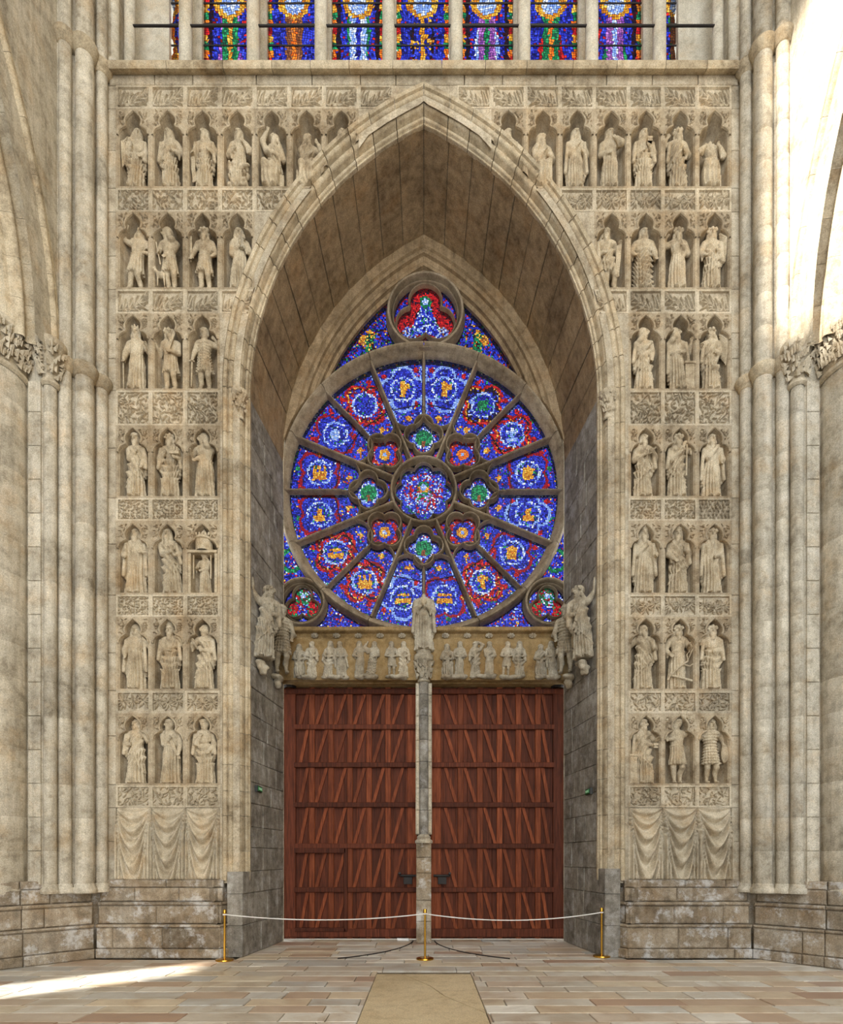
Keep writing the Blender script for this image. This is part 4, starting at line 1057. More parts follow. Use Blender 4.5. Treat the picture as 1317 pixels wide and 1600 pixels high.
# ================================================================== STATUES (sculpted as smooth distance fields)
class Field:
    def __init__(s, lo, hi, h):
        s.lo = np.array(lo, float); s.h = h; s.n = [int((b - a) / h) + 2 for a, b in zip(lo, hi)]
        s.ax = [s.lo[i] + h * np.arange(s.n[i]) for i in range(3)]; s.d = np.full(s.n, 1.0)
    def win(s, lo, hi):
        sl = []
        for i in range(3):
            a = int(max(0, math.floor((lo[i] - s.lo[i]) / s.h) - 1)); b = int(min(s.n[i], math.ceil((hi[i] - s.lo[i]) / s.h) + 2))
            if b <= a: return None
            sl.append(slice(a, b))
        g = [s.ax[i][sl[i]] for i in range(3)]
        return tuple(sl), g[0][:, None, None], g[1][None, :, None], g[2][None, None, :]
    def join(s, lo, hi, fn, k=.02, cut=False):
        m = 3 * s.h + k; q = s.win([a - m for a in lo], [a + m for a in hi])
        if q is None: return
        sl, x, y, z = q; d2 = fn(x, y, z); d1 = s.d[sl]
        if cut:
            d2 = -d2; hh = np.clip(.5 - .5 * (d2 - d1) / k, 0, 1); s.d[sl] = d1 * hh + d2 * (1 - hh) + k * hh * (1 - hh)
        else:
            hh = np.clip(.5 + .5 * (d2 - d1) / k, 0, 1); s.d[sl] = d2 + (d1 - d2) * hh - k * hh * (1 - hh) if False else d2 * (1 - (1 - hh)) * 0 + (d2 * (1 - hh) + d1 * hh) - k * hh * (1 - hh)
    def cap(s, a, b, ra, rb, k=.02):
        a = np.array(a, float); b = np.array(b, float); ab = b - a; l2 = max(float(ab @ ab), 1e-9); r = max(ra, rb)
        def fn(x, y, z):
            t = np.clip(((x - a[0]) * ab[0] + (y - a[1]) * ab[1] + (z - a[2]) * ab[2]) / l2, 0, 1)
            return np.sqrt((x - a[0] - t * ab[0]) ** 2 + (y - a[1] - t * ab[1]) ** 2 + (z - a[2] - t * ab[2]) ** 2) - (ra + (rb - ra) * t)
        s.join(np.minimum(a, b) - r, np.maximum(a, b) + r, fn, k)
    def ell(s, c, r, k=.02, cut=False, fr=None):
        "ellipsoid; fr = (centre, yaw, tilt) puts it in a turned local frame"
        R = max(r)
        if fr is None:
            f = lambda x, y, z: (x - c[0], y - c[1], z - c[2]); o = c
        else:
            hc, yw, tl = fr; cy, sy, ct, stt = math.cos(yw), math.sin(yw), math.cos(tl), math.sin(tl)
            def f(x, y, z):
                X, Y, Z = x - hc[0], y - hc[1], z - hc[2]
                X, Z = X * ct - Z * stt, X * stt + Z * ct
                X, Y = X * cy + Y * sy, -X * sy + Y * cy
                return X - c[0], Y - c[1], Z - c[2]
            o = hc; R = R + max(abs(t) for t in c)
        def fn(x, y, z):
            X, Y, Z = f(x, y, z); k0 = np.sqrt((X / r[0]) ** 2 + (Y / r[1]) ** 2 + (Z / r[2]) ** 2); k1 = np.sqrt((X / r[0] ** 2) ** 2 + (Y / r[1] ** 2) ** 2 + (Z / r[2] ** 2) ** 2) + 1e-9
            return k0 * (k0 - 1) / k1
        s.join([o[i] - R for i in range(3)], [o[i] + R for i in range(3)], fn, k, cut)
    def mesh(s, name, scale=1.0):
        d = s.d.copy(); big = s.h
        for ax_ in range(3):
            for e in (0, -1):
                sl = [slice(None)] * 3; sl[ax_] = e; d[tuple(sl)] = np.maximum(d[tuple(sl)], big * .3)
        neg = d < 0; nx, ny, nz = d.shape
        cnt = np.zeros((nx - 1, ny - 1, nz - 1)); acc = np.zeros((nx - 1, ny - 1, nz - 1, 3))
        cs = [(i, j, k) for i in (0, 1) for j in (0, 1) for k in (0, 1)]
        def cor(A, c): return A[c[0]:nx - 1 + c[0], c[1]:ny - 1 + c[1], c[2]:nz - 1 + c[2]]
        for c in cs:
            for ax_ in range(3):
                if c[ax_]: continue
                e = list(c); e[ax_] = 1; d0, d1 = cor(d, c), cor(d, e); ch = cor(neg, c) != cor(neg, e)
                t = np.where(ch, d0 / np.where(ch, d0 - d1, 1), 0); cnt += ch
                for q in range(3): acc[..., q] += np.where(ch, c[q] + (t if q == ax_ else 0), 0)
        act = cnt > 0; idx = -np.ones(act.shape, int); idx[act] = np.arange(act.sum())
        pos = acc[act] / cnt[act][:, None]; base = np.argwhere(act); v = (s.lo + s.h * (base + pos)) * scale
        faces = []
        for ax_ in range(3):
            a, b = [(1, 2), (2, 0), (0, 1)][ax_]
            sl0 = [slice(1, -1)] * 3; sl0[ax_] = slice(0, -1); sl1 = list(sl0); sl1[ax_] = slice(1, None)
            ch = neg[tuple(sl0)] != neg[tuple(sl1)]; w_ = np.argwhere(ch)
            if len(w_) == 0: continue
            p = w_.copy(); p[:, a] += 1; p[:, b] += 1       # node index; cells are p-1..p on the other axes
            def cell(da, db):
                q = p.copy(); q[:, a] += da - 1; q[:, b] += db - 1; return idx[q[:, 0], q[:, 1], q[:, 2]]
            f = np.stack([cell(0, 0), cell(1, 0), cell(1, 1), cell(0, 1)], 1)
            fl_ = ~neg[tuple(sl0)][ch]; f[fl_] = f[fl_][:, ::-1]; faces.append(f)
        f = np.concatenate(faces); f = f[(f >= 0).all(1)]
        me = bpy.data.meshes.new(name); me.vertices.add(len(v)); me.vertices.foreach_set('co', v.ravel()); me.loops.add(len(f) * 4); me.polygons.add(len(f))
        me.loops.foreach_set('vertex_index', f.ravel()); me.polygons.foreach_set('loop_start', np.arange(0, len(f) * 4, 4)); me.polygons.foreach_set('use_smooth', np.ones(len(f), bool))
        me.update(calc_edges=True); me.validate(); return me

def tri(a): return np.abs((a % 1) - .5) * 4 - 1
def figure(robe='long', ha=None, hb=None, yaw=0., tilt=0., hair='hair', beard=0, mantle='diag', lean=0., turn=0., wide=1., seed=0, vox=.0096, cut=None, mound=False, hx=0., ext=None):
    """a figure of height 1 standing at the origin, facing -y. ha/hb: hand targets (x,z,y) at the viewer's left/right"""
    fd = Field((-.27, -.2, -.01), (.27, .08, 1.06), vox); rn = random.Random(seed); A = np.asarray
    cxz = lambda z: lean * (z - .4)
    def skirt(zb, sec, folds, amp):
        zs_ = A([q[0] for q in sec]); rx = A([q[1] for q in sec]) * wide; ry = A([q[2] for q in sec])
        ph = rn.random()
        def fn(x, y, z):
            a = np.interp(z, zs_, rx); b = np.interp(z, zs_, ry); cx = cxz(z) + .012 * np.sin(z * 5 + seed)
            X = x - cx; q = np.sqrt((X / a) ** 2 + (y / b) ** 2); d = (q - 1) * np.minimum(a, b) * .92
            th = np.arctan2(y, X) / (2 * np.pi)
            A_ = amp * np.clip((.66 - z) / .4, .15, 1)
            d = d - A_ * tri(th * folds + ph + .22 * np.sin(7 * z + seed))
            if mantle == 'diag':
                sg = 1 if seed % 2 else -1; v = z * 7.5 + sg * X * 12 + 30 * X * X
                d = d - .017 * tri(v) * ((z > .3) & (z < .74)) * (y < .02)
                d = d - .018 * np.clip(1 - np.abs(z - (.34 + sg * X * 1.1)) / .02, 0, 1)
            elif mantle == 'swag':
                d = d - .017 * tri(z * 9 - 45 * X * X) * ((z > .3) & (z < .66))
            elif mantle == 'wave':
                d = d - .02 * tri(z * 13 + .8 * np.sin(X * 28 + seed)) * (z < .66)
            elif mantle == 'mail':
                d = d - .010 * tri(z * 22) - .005 * tri(th * 40)
            elif mantle == 'belt':
                d = d - .012 * np.clip(1 - np.abs(z - .59) / .018, 0, 1)
            return np.maximum(np.maximum(d, zb - z), z - zs_[-1])
        fd.join((-.22, -.16, zb), (.22, .12, zs_[-1]), fn, .015)
    UP = [(.55, .102, .082), (.62, .092, .074), (.70, .108, .078), (.77, .122, .072), (.81, .11, .062), (.84, .06, .048), (.86, .04, .04)]
    sh = .80
    if robe == 'long':
        skirt(.0, [(0, .132, .105), (.06, .125, .1), (.25, .11, .09), (.45, .112, .088)] + UP, 15, .024)
        for s_ in (-1, 1): fd.ell((s_ * .06 + cxz(0), -.105, .018), (.03, .05, .02), .012)
    elif robe == 'tunic':
        skirt(.30, [(.30, .128, .1), (.36, .12, .095), (.46, .105, .085)] + UP, 16, .021)
        for s_ in (-1, 1):
            st_ = turn * s_; kx = s_ * .062 + cxz(.25); kn = (kx + st_ * .0, -.03 - .02 * s_, .25); an = (kx + st_ * .04 + .01 * s_, .0, .05)
            fd.cap((s_ * .055, -.005, .42), kn, .055, .042, .02); fd.cap(kn, (kx + st_ * .02, .012, .16), .041, .04, .015); fd.cap((kx + st_ * .02, .01, .17), an, .038, .024, .015)
            fd.ell((an[0] + .025 * turn, -.04, .02), (.028, .058, .022), .015)
    elif robe == 'seated':
        sh = .72; UP2 = [(z - .08, a, b) for z, a, b in UP]
        skirt(.30, [(.30, .12, .095), (.4, .112, .09)] + UP2, 12, .014)
        kx_ = .05 * turn
        for s_ in (-1, 1):
            kn = (s_ * .06 + kx_ * 1.6, -.115, .35 + .03 * s_ * turn); fd.cap((s_ * .06, .0, .36), kn, .066, .05, .05); fd.cap(kn, (s_ * .055 + kx_, -.09, .05), .042, .03, .05)
            fd.ell((s_ * .07 + kx_, -.13, .02), (.03, .05, .022), .012)
        def lap(x, y, z): return np.sqrt(((x - kx_) / .15) ** 2 + ((y + .05) / .105) ** 2 + ((z - .19) / .24) ** 2) * .1 - .1 - .016 * tri(x * 16 + z * 3 + .3 * np.sin(z * 14))
        fd.join((-.16, -.14, 0), (.16, .09, .42), lap, .03)
        fd.join((-.2, -.02, 0), (.2, .11, .34), lambda x, y, z: np.maximum(np.maximum(np.abs(x) - .17, np.abs(y - .05) - .06), z - .3), .01)
    if mound:
        for q in range(46):
            a = rn.uniform(-.17, .17); z = rn.uniform(.02, .55) * (1 - abs(a) * 1.6); fd.ell((a, rn.uniform(-.1, -.02), z), (rn.uniform(.02, .05), .04, rn.uniform(.02, .05)), .012)
    # shoulders and neck
    sx = cxz(sh); zo = sh - .80
    fd.cap((-.085 * wide + sx, .0, .785 + zo), (.085 * wide + sx, .0, .785 + zo), .05, .05, .03)
    hc = (sx + hx + lean * .1, -.018, .918 + zo); fd.cap((sx, .0, .82 + zo), (hc[0], -.005, .88 + zo), .036, .033, .015)
    if mantle in ('cape', 'diag', 'swag') and robe != 'seated':
        for s_ in (-1, 1):
            if mantle == 'diag' and s_ != (1 if seed % 2 else -1): continue
            zl = .2 if mantle == 'cape' else .38
            for q in range(4): fd.cap((s_ * (.105 + .012 * q) + sx, .045 - .03 * q, .76), (s_ * (.115 + .02 * q) + cxz(zl), .06 - .035 * q, zl + .03 * q), .026, .022 + .008 * (q % 2), .012)
    # arms
    for s_, hd in ((-1, ha), (1, hb)):
        S0 = np.array((s_ * .118 * wide + sx, .0, .775 + zo))
        if hd is None: hd = (s_ * .07, .56 + zo, -.12)
        T = np.array((hd[0], hd[2] if len(hd) > 2 else -.1, hd[1])); dv = T - S0; Ld = np.linalg.norm(dv); u_, f_ = .165, .155
        if Ld > .315: T = S0 + dv * .315 / Ld; dv = T - S0; Ld = .315
        a_ = (Ld ** 2 + u_ ** 2 - f_ ** 2) / (2 * Ld); hgt = math.sqrt(max(u_ ** 2 - a_ ** 2, 0)); dn = dv / Ld
        pole = np.array((s_ * .7, .35, -.75)); pole -= dn * (pole @ dn); pole /= np.linalg.norm(pole); E = S0 + dn * a_ + pole * hgt
        slv = .046 if robe == 'long' or robe == 'seated' else .036
        fd.cap(S0, E, .047, slv, .02); fd.cap(E, E + (T - E) * .75, slv, slv * .74, .012); fd.cap(E + (T - E) * .7, T, .025, .02, .008)
        if robe != 'tunic': fd.cap(E + (T - E) * .45, E + (T - E) * .45 + np.array((0, .01, -.085)), .03, .014, .02)
        hn = (T - E) / np.linalg.norm(T - E); sd = np.cross(hn, (0, 1, 0.2)); sd /= np.linalg.norm(sd) + 1e-9
        fd.ell(T + hn * .012, (.021, .019, .024), .008)
        for q in range(4): fd.cap(T + hn * .02 + sd * (.011 * (q - 1.5)), T + hn * (.052 - .004 * abs(q - 1.5)) + sd * (.013 * (q - 1.5)) + np.array((0, -.012, -.006)), .0085, .007, .004)
        fd.cap(T + sd * .018, T + hn * .028 + sd * .03 + np.array((0, -.012, 0)), .009, .008, .005)
    # head
    fr = (hc, yaw, tilt); e = lambda c, r, k=.012, cut=False: fd.ell(tuple(1.2 * t for t in c), tuple(1.2 * t for t in r), k, cut, fr)
    if hair != 'none':
        e((0, .006, .012), (.053, .062, .066)); e((0, -.014, -.034), (.039, .044, .043), .02)
        e((0, -.066, -.002), (.010, .022, .022), .006); e((0, -.054, .027), (.036, .016, .008), .006)
        for s_ in (-1, 1): e((s_ * .021, -.066, .010), (.015, .020, .010), .005, True); e((s_ * .053, .0, -.005), (.012, .016, .022), .008)
        e((0, -.062, -.036), (.018, .016, .0055), .004, True); e((0, -.054, -.027), (.016, .010, .006), .006); e((0, -.05, -.046), (.013, .010, .007), .006)
        if beard:
            e((0, -.04, -.06), (.036, .030, .036), .012); e((0, -.045, -.085 - .02 * beard), (.026, .024, .03 + .025 * (beard - 1)), .015)
        if hair in ('hair', 'long', 'crown', 'curly'):
            e((0, .02, .026), (.064, .062, .064), .01)
            for s_ in (-1, 1):
                for q in range(3): e((s_ * (.05 + .006 * q), .0 + .02 * q, -.03 - .022 * q), (.017, .022, .03), .008)
                if hair == 'long':
                    for q in range(3): e((s_ * (.056 + .004 * q), .01, -.09 - .03 * q), (.018, .022, .03), .01)
            if hair == 'curly':
                for q in range(16):
                    a = q * .42 - .2; e((.056 * math.cos(a), -.03 + .045 * (q % 2), .018 + .042 * abs(math.sin(a))), (.019, .02, .017), .008)
        if hair == 'hood':
            e((0, .022, .018), (.070, .070, .080), .012)
            for s_ in (-1, 1): e((s_ * .052, .01, -.05), (.026, .04, .06), .02); e((s_ * .07, .02, -.11), (.04, .05, .04), .02)
        if hair == 'crown':
            e((0, .004, .066), (.060, .062, .020), .004)
            for q in range(8): e((.052 * math.cos(q * .785), .004 + .054 * math.sin(q * .785), .085), (.012, .012, .020), .004)
        if hair == 'helm': e((0, .008, .032), (.063, .070, .058), .008); e((0, -.052, .034), (.05, .02, .009), .005)
        if hair == 'mitre': e((0, .004, .08), (.05, .045, .065), .01); e((0, .01, .038), (.062, .066, .022), .008)
        if hair == 'cap': e((0, .006, .05), (.070, .074, .032), .008); e((0, .02, .02), (.06, .056, .05), .01)
    if ext: ext(fd)
    if cut: fd.d = np.maximum(fd.d, cut(fd.ax[0][:, None, None], fd.ax[2][None, None, :]) * np.ones_like(fd.d))
    return fd.mesh('statue')
# --- carved attributes, in figure units; each returns (part name, MB)
def a_sword(a, b, wd=.018):
    a, b = Vector(a), Vector(b); t = (b - a).normalized(); n = t.cross(Vector((0, 1, 0))).normalized(); y = Vector((0, .008, 0)); m = MB(); g = a + t * .06
    m.add([g - n * wd, g + y, g + n * wd, g - y, b - t * .03 - n * wd * .8, b - t * .03 + y, b - t * .03 + n * wd * .8, b - t * .03 - y, b], [(0, 1, 5, 4), (1, 2, 6, 5), (2, 3, 7, 6), (3, 0, 4, 7), (4, 5, 8), (5, 6, 8), (6, 7, 8), (7, 4, 8)])
    m.tube([g - n * .045, g + n * .045], .010, 6); m.tube([a, g], .010, 6); return ('sword', m)
def a_staff(a, b, r=.010, nm='staff'): return (nm, MB().tube([a, b], r, 7))
def a_wing(sx, zt=.86, zb=.36, xo=.21):
    m = MB()
    for q in range(8):
        f = q / 7; yy = -.075 + .012 * q; top = (sx * (.11 + .01 * q), yy + .03, zt - .03 * q)
        mid = (sx * (xo - .012 - .010 * q), yy, (zt + zb) / 2 + .14 - .012 * q); bot = (sx * (xo - .02 - .012 * q), yy + .01, zb + .035 * q)
        m.tube([top, mid, ((mid[0] + bot[0]) / 2, yy, (mid[2] + bot[2]) / 2 - .03), bot], [.020, .022, .017, .006], 7)
    return ('wing', m)
def a_box(nm, x0, x1, y0, y1, z0, z1, lip=.012):
    m = MB().box(x0, x1, y0, y1, z0, z1)
    if lip: m.box(x0 - lip, x1 + lip, y0 - lip, y1, z1 - .02, z1 + .012); m.box(x0 - lip * .7, x1 + lip * .7, y0 - lip * .7, y1, z0, z0 + .025)
    return (nm, m)
def a_shield(c, rx, rz):
    m = MB(); n = 20; rings = [(1, 0), (.93, -.014), (.85, -.012), (.6, -.026), (.25, -.034), (.0, -.04)]
    v = [(c[0] + rx * r * math.cos(6.2832 * i / n), c[1] + y, c[2] + rz * r * math.sin(6.2832 * i / n)) for r, y in rings for i in range(n)]
    return ('shield', m.add(v, [(k * n + i, k * n + (i + 1) % n, (k + 1) * n + (i + 1) % n, (k + 1) * n + i) for k in range(5) for i in range(n)]))
def a_model(x, z):
    m = MB().box(x - .07, x + .07, -.16, -.06, z, z + .05); m.add([(x - .07, -.16, z + .05), (x + .07, -.16, z + .05), (x + .07, -.11, z + .085), (x - .07, -.11, z + .085), (x - .07, -.06, z + .05), (x + .07, -.06, z + .05)], [(0, 1, 2, 3), (3, 2, 5, 4), (0, 3, 4), (1, 5, 2)])
    for q in (-.045, 0, .045): m.box(x + q - .012, x + q + .012, -.165, -.15, z + .045, z + .10)
    return ('church_model', m)
def a_scroll(a, b, w_=.03):
    a, b = Vector(a), Vector(b); n = Vector((w_, -.01, 0)); m = MB(); k = 7; v = []
    for i in range(k): p = a.lerp(b, i / (k - 1)); p.y += .014 * math.sin(i * 1.7); v += [tuple(p - n), tuple(p + n), tuple(p + n + Vector((0, .015, 0))), tuple(p - n + Vector((0, .015, 0)))]
    return ('scroll', m.add(v, [(4 * i + j, 4 * i + (j + 1) % 4, 4 * i + 4 + (j + 1) % 4, 4 * i + 4 + j) for i in range(k - 1) for j in range(4)] + [(0, 1, 2, 3), tuple(range(4 * k - 4, 4 * k))]))
def a_animal(x, z, sx, nm='animal'):
    f = Field((-.27, -.2, -.01), (.27, .1, 1.1), .012)
    f.ell((x, -.05, z), (.075, .05, .05), .02); f.cap((x + sx * .05, -.06, z + .02), (x + sx * .09, -.07, z + .08), .03, .024, .02); f.ell((x + sx * .115, -.085, z + .085), (.04, .022, .02), .012)
    for q in (-1, 1): f.cap((x + q * .05, -.06, z - .02), (x + q * .055, -.06, max(.01, z - .17)), .018, .011, .012); f.cap((x + sx * .09, -.07 + q * .012, z + .1), (x + sx * .075, -.07 + q * .02, z + .14), .01, .006, .006)
    return (nm, f)
def a_plough():
    m = MB().tube([(.19, -.1, .12), (-.16, -.13, .2), (-.2, -.13, .12)], .018, 7)
    m.tube([(-.15, -.13, .2), (0, -.12, .34), (.12, -.11, .42), (.2, -.08, .62)], .014, 7); m.tube([(.05, -.12, .37), (.14, -.12, .34), (.2, -.1, .38)], .010, 6); m.tube([(.12, -.11, .42), (.1, -.12, .52), (.15, -.1, .58)], .010, 6)
    return ('plough', m)
def a_turret():
    m = MB()
    for sx in (-1, 1):
        m.box(sx * .2 - .02, sx * .2 + .02, -.1, .05, 0, .62); m.box(sx * .13 - .008, sx * .13 + .008, -.12, -.1, .2, .56)
    m.box(-.22, .22, -.12, .05, .6, .64); m.lathe([(.13, .64), (.13, .80), (.15, .81), (.15, .84), (.12, .84), (.0, 1.0)], (0, -.03), 12)
    for q in range(6): m.box(-.13 + q * .047, -.11 + q * .047, -.17, -.15, .84, .88)
    return ('turret', m)
B_, N_ = 'belt', None
# (side,row,col): description, figure options, attributes
ST = {}
def st(k, desc, attrs=(), sc_=1.0, **o): ST[k] = (desc, attrs, sc_, o)
Lk = lambda r, c: (-1, r, c)
Rk = lambda r, c: (1, r, c)
st(Lk(0, 0), 'winged stone angel with bowed, veiled head', [a_wing(-1)], hair='hood', tilt=.25, yaw=.4, ha=(-.04, .66), hb=(.1, .5), mantle='swag', lean=.06)
st(Lk(0, 1), 'veiled stone woman gathering her cloak at the waist', hair='hood', tilt=-.15, ha=(.02, .6), hb=(.1, .58), mantle='diag', hx=-.02)
st(Lk(0, 2), 'bearded stone man holding out his cloak', [a_scroll((-.17, -.09, .5), (-.15, -.06, .12), .035)], hair='long', beard=1, yaw=-.35, ha=(-.17, .54), hb=(.1, .6), mantle='swag')
st(Lk(0, 3), 'bearded stone half figure rising from a carved mound', hair='long', beard=1, ha=(-.05, .62), hb=(.09, .74), mound=True, mantle='belt')
st(Lk(0, 4), 'stone figure kneeling with one arm flung upward', robe='seated', hair='long', beard=1, yaw=-.4, tilt=-.15, ha=(-.09, .96, -.05), hb=(.04, .55), turn=-.8, hx=.02)
st(Lk(0, 5), 'seated stone man turned right with lifted hands', robe='seated', hair='hair', beard=1, yaw=.6, ha=(.06, .55), hb=(.17, .72, -.08), turn=-.3)
st(Lk(0, 6), 'stone head and hand peering over the arch', hair='long', beard=1, yaw=.3, ha=(-.12, .72, -.06), hb=(.1, .9, -.06))
st(Lk(1, 0), 'bending stone man in tunic raising a load overhead', robe='tunic', hair='hood', tilt=.35, lean=.16, ha=(-.13, .99, -.04), hb=(.17, .55), mantle='belt', turn=.8)
st(Lk(1, 1), 'stone man in tunic stooping over a small donkey', [a_animal(-.13, .24, -1, 'donkey'), a_staff((-.19, -.1, .72), (-.12, -.1, .36))], robe='tunic', hair='hood', yaw=-.9, tilt=-.2, lean=-.05, ha=(-.15, .56), hb=(-.06, .5), mantle=B_, turn=-.6, hx=-.03)
st(Lk(1, 2), 'stone swordsman in knee-length tunic, sword held upright', [a_sword((-.19, -.09, .42), (-.2, -.07, .86), .022)], robe='tunic', hair='curly', beard=1, ha=(-.19, .46), hb=(.15, .5), mantle=B_)
st(Lk(1, 3), 'stone woman clasping a child to her shoulder', [('child', 'kid')], hair='hood', yaw=.2, ha=(.02, .66), hb=(.07, .72), mantle=N_)
st(Lk(2, 0), 'crowned stone king with staff in a long pleated robe', [a_staff((-.17, -.07, .0), (-.17, -.08, .46), .012)], hair='crown', yaw=.1, ha=(-.17, .42), hb=(.19, .72, -.06), mantle=B_)
st(Lk(2, 1), 'stone executioner in tunic shouldering a broad sword', [a_sword((.0, -.14, .55), (.11, -.05, 1.03), .026)], robe='tunic', hair='curly', beard=1, yaw=.4, tilt=-.2, ha=(-.21, .74, -.05), hb=(.03, .58, -.13), mantle=B_, hx=-.02)
st(Lk(2, 2), 'stone soldier in helmet and mail, sword point down', [a_sword((-.17, -.1, .5), (-.19, -.08, .04), .014)], robe='tunic', hair='helm', yaw=-.1, ha=(-.17, .46), hb=(.17, .82, -.05), mantle='mail')
st(Lk(3, 0), 'bearded stone prophet with one hand on his breast', hair='cap', beard=1, ha=(.03, .7), hb=(.12, .46), mantle='diag')
st(Lk(3, 1), 'bearded stone man carrying a small church model', [a_model(.12, .62)], hair='curly', beard=1, ha=(-.05, .68), hb=(.12, .59, -.12), mantle='swag')
st(Lk(3, 2), 'stone woman in profile reaching toward the left', hair='hood', yaw=-.9, tilt=-.1, lean=-.04, ha=(-.21, .72, -.06), hb=(-.13, .56), mantle=B_, wide=1.1)
st(Lk(4, 0), 'stone old man in wide mantle with open sleeves', hair='long', beard=1, ha=(-.13, .54), hb=(.12, .62), mantle='cape', wide=1.15)
st(Lk(4, 1), 'long-bearded stone elder leaning on his right hip', hair='hood', beard=2, lean=-.1, yaw=.15, ha=(.03, .62), hb=(.12, .58), mantle='diag')
st(Lk(4, 2), 'small stone youth standing in a turreted doorway', [a_turret()], .64, hair='hair', yaw=-.7, ha=(-.16, .6), hb=(-.06, .56), mantle=B_)
st(Lk(5, 0), 'hooded stone monk in a short cape, hand lifted', hair='hood', yaw=.05, ha=(-.13, .5), hb=(.16, .76, -.07), mantle='cape', wide=1.05)
st(Lk(5, 1), 'stone high priest in tall hat with raised hand', hair='mitre', beard=1, ha=(.02, .6), hb=(.15, .8, -.08), mantle='swag')
st(Lk(5, 2), 'stone youth turned left unrolling a scroll', [a_scroll((-.17, -.1, .76), (-.06, -.12, .6), .02)], hair='hair', yaw=-.5, tilt=-.12, ha=(-.16, .74, -.07), hb=(.0, .6), mantle='diag')
st(Lk(6, 0), 'stone figure with wavy hair and draped mantle', hair='long', yaw=-.25, tilt=.12, ha=(-.06, .6), hb=(.12, .78, -.06), mantle='diag', hx=.01)
st(Lk(6, 1), 'bearded stone man in round cap trailing a long scroll', [a_scroll((.05, -.13, .66), (.17, -.09, .38), .028)], hair='cap', beard=1, yaw=-.7, ha=(.03, .7), hb=(.16, .46), mantle=B_, wide=1.08)
st(Lk(6, 2), 'stone youth in cap with one hand at his hip', hair='cap', yaw=-.3, tilt=-.1, ha=(-.03, .74), hb=(.09, .5), mantle='swag')
st(Rk(0, 6), 'stone head with short beard half hidden by the arch', hair='hair', beard=1, yaw=.3, hb=(.1, .6))
st(Rk(0, 5), 'seated bearded stone man wrapped in a cloak', robe='seated', hair='hood', beard=1, yaw=.5, ha=(.03, .6), hb=(.09, .5), turn=.5)
st(Rk(0, 4), 'stone woman in a hooded cloak, hand on breast', hair='hood', ha=(.02, .7), hb=(.09, .58), mantle='cape')
st(Rk(0, 3), 'long-haired stone woman touching her chin', hair='long', yaw=.25, ha=(-.03, .56), hb=(.07, .8), mantle='belt')
st(Rk(0, 2), 'long-haired stone figure with joined hands', [a_box('casket', .02, .09, -.15, -.08, .68, .74, .006)], hair='long', ha=(-.03, .6), hb=(.06, .68), mantle='swag')
st(Rk(0, 1), 'bearded stone man with mantle and raised arm', hair='curly', beard=1, tilt=-.15, yaw=-.2, ha=(-.18, .84, -.05), hb=(.07, .6), mantle='diag')
st(Rk(0, 0), 'headless stone figure seated and leaning left', robe='seated', hair='none', ha=(-.12, .7, -.06), hb=(.08, .66), turn=-.6, lean=-.05)
st(Rk(1, 3), 'stone man bending forward with a hanging cloth', [a_scroll((.13, -.1, .68), (.1, -.06, .2), .035)], robe='tunic', hair='hair', beard=1, yaw=.2, tilt=.15, lean=-.12, ha=(-.1, .56), hb=(.15, .72, -.06), mantle='diag')
st(Rk(1, 2), 'stone woman covered in rippling waves of hair', hair='long', yaw=.05, ha=(-.16, .52), hb=(.17, .46), mantle='wave', wide=1.12)
st(Rk(1, 1), 'bearded stone man with one hand lifted, hand on chest', hair='curly', beard=1, ha=(-.19, .84, -.05), hb=(.04, .68), mantle=B_)
st(Rk(1, 0), 'stone angel in mantle with a drooping wing', [a_wing(1, .9, .44)], hair='curly', yaw=-.2, ha=(-.13, .52), hb=(.05, .6), mantle='diag')
st(Rk(2, 2), 'hooded stone woman in profile with hand at throat', hair='hood', yaw=.8, ha=(.06, .7), hb=(.1, .46), mantle='diag')
st(Rk(2, 1), 'bearded stone priest lifting his hand over an altar', [a_box('altar', .09, .235, -.1, .08, .0, .42)], hair='hood', beard=1, yaw=.8, ha=(.04, .58), hb=(.19, .76, -.08), mantle='cape', hx=-.01, lean=-.05)
st(Rk(2, 0), 'stone angel turned left, long folded wing behind', [a_wing(1, .9, .4, .22)], hair='curly', yaw=-.7, tilt=-.12, ha=(-.19, .7, -.06), hb=(.02, .58), mantle='diag', hx=-.02)
st(Rk(3, 2), 'bearded stone man pointing with a short scroll', [a_scroll((.06, -.12, .64), (.17, -.09, .78), .018)], hair='long', beard=1, yaw=.25, tilt=.12, ha=(-.02, .64), hb=(.1, .7), mantle='diag')
st(Rk(3, 1), 'bearded stone shepherd holding a staff and bird', [a_staff((.09, -.12, .3), (.11, -.1, .8), .012), a_animal(.13, .84, 1, 'bird')], hair='curly', beard=1, ha=(.03, .7), hb=(.15, .82, -.06), mantle='diag')
st(Rk(3, 0), 'short-bearded stone man clutching his mantle', hair='hair', beard=1, ha=(.03, .74), hb=(.12, .52), mantle='cape')
st(Rk(4, 2), 'crowned stone king with straight falling cloak', hair='crown', beard=1, ha=(.0, .7), hb=(.16, .56), mantle='cape')
st(Rk(4, 1), 'crowned stone king swathed in a gathered mantle', hair='crown', beard=1, tilt=.06, yaw=-.2, ha=(-.07, .5), hb=(.08, .64), mantle='diag')
st(Rk(4, 0), 'stone patriarch with very long curling beard', hair='curly', beard=2, yaw=-.2, ha=(-.17, .8, -.06), hb=(.02, .55), mantle='cape')
st(Rk(5, 2), 'bearded stone prophet with mantle slung across', hair='hair', beard=1, yaw=.2, ha=(-.16, .78, -.05), hb=(.12, .62), mantle='diag')
st(Rk(5, 1), 'bearded stone man standing behind a branching plough', [a_plough()], hair='curly', beard=1, ha=(-.14, .52), hb=(.15, .68), mantle=B_)
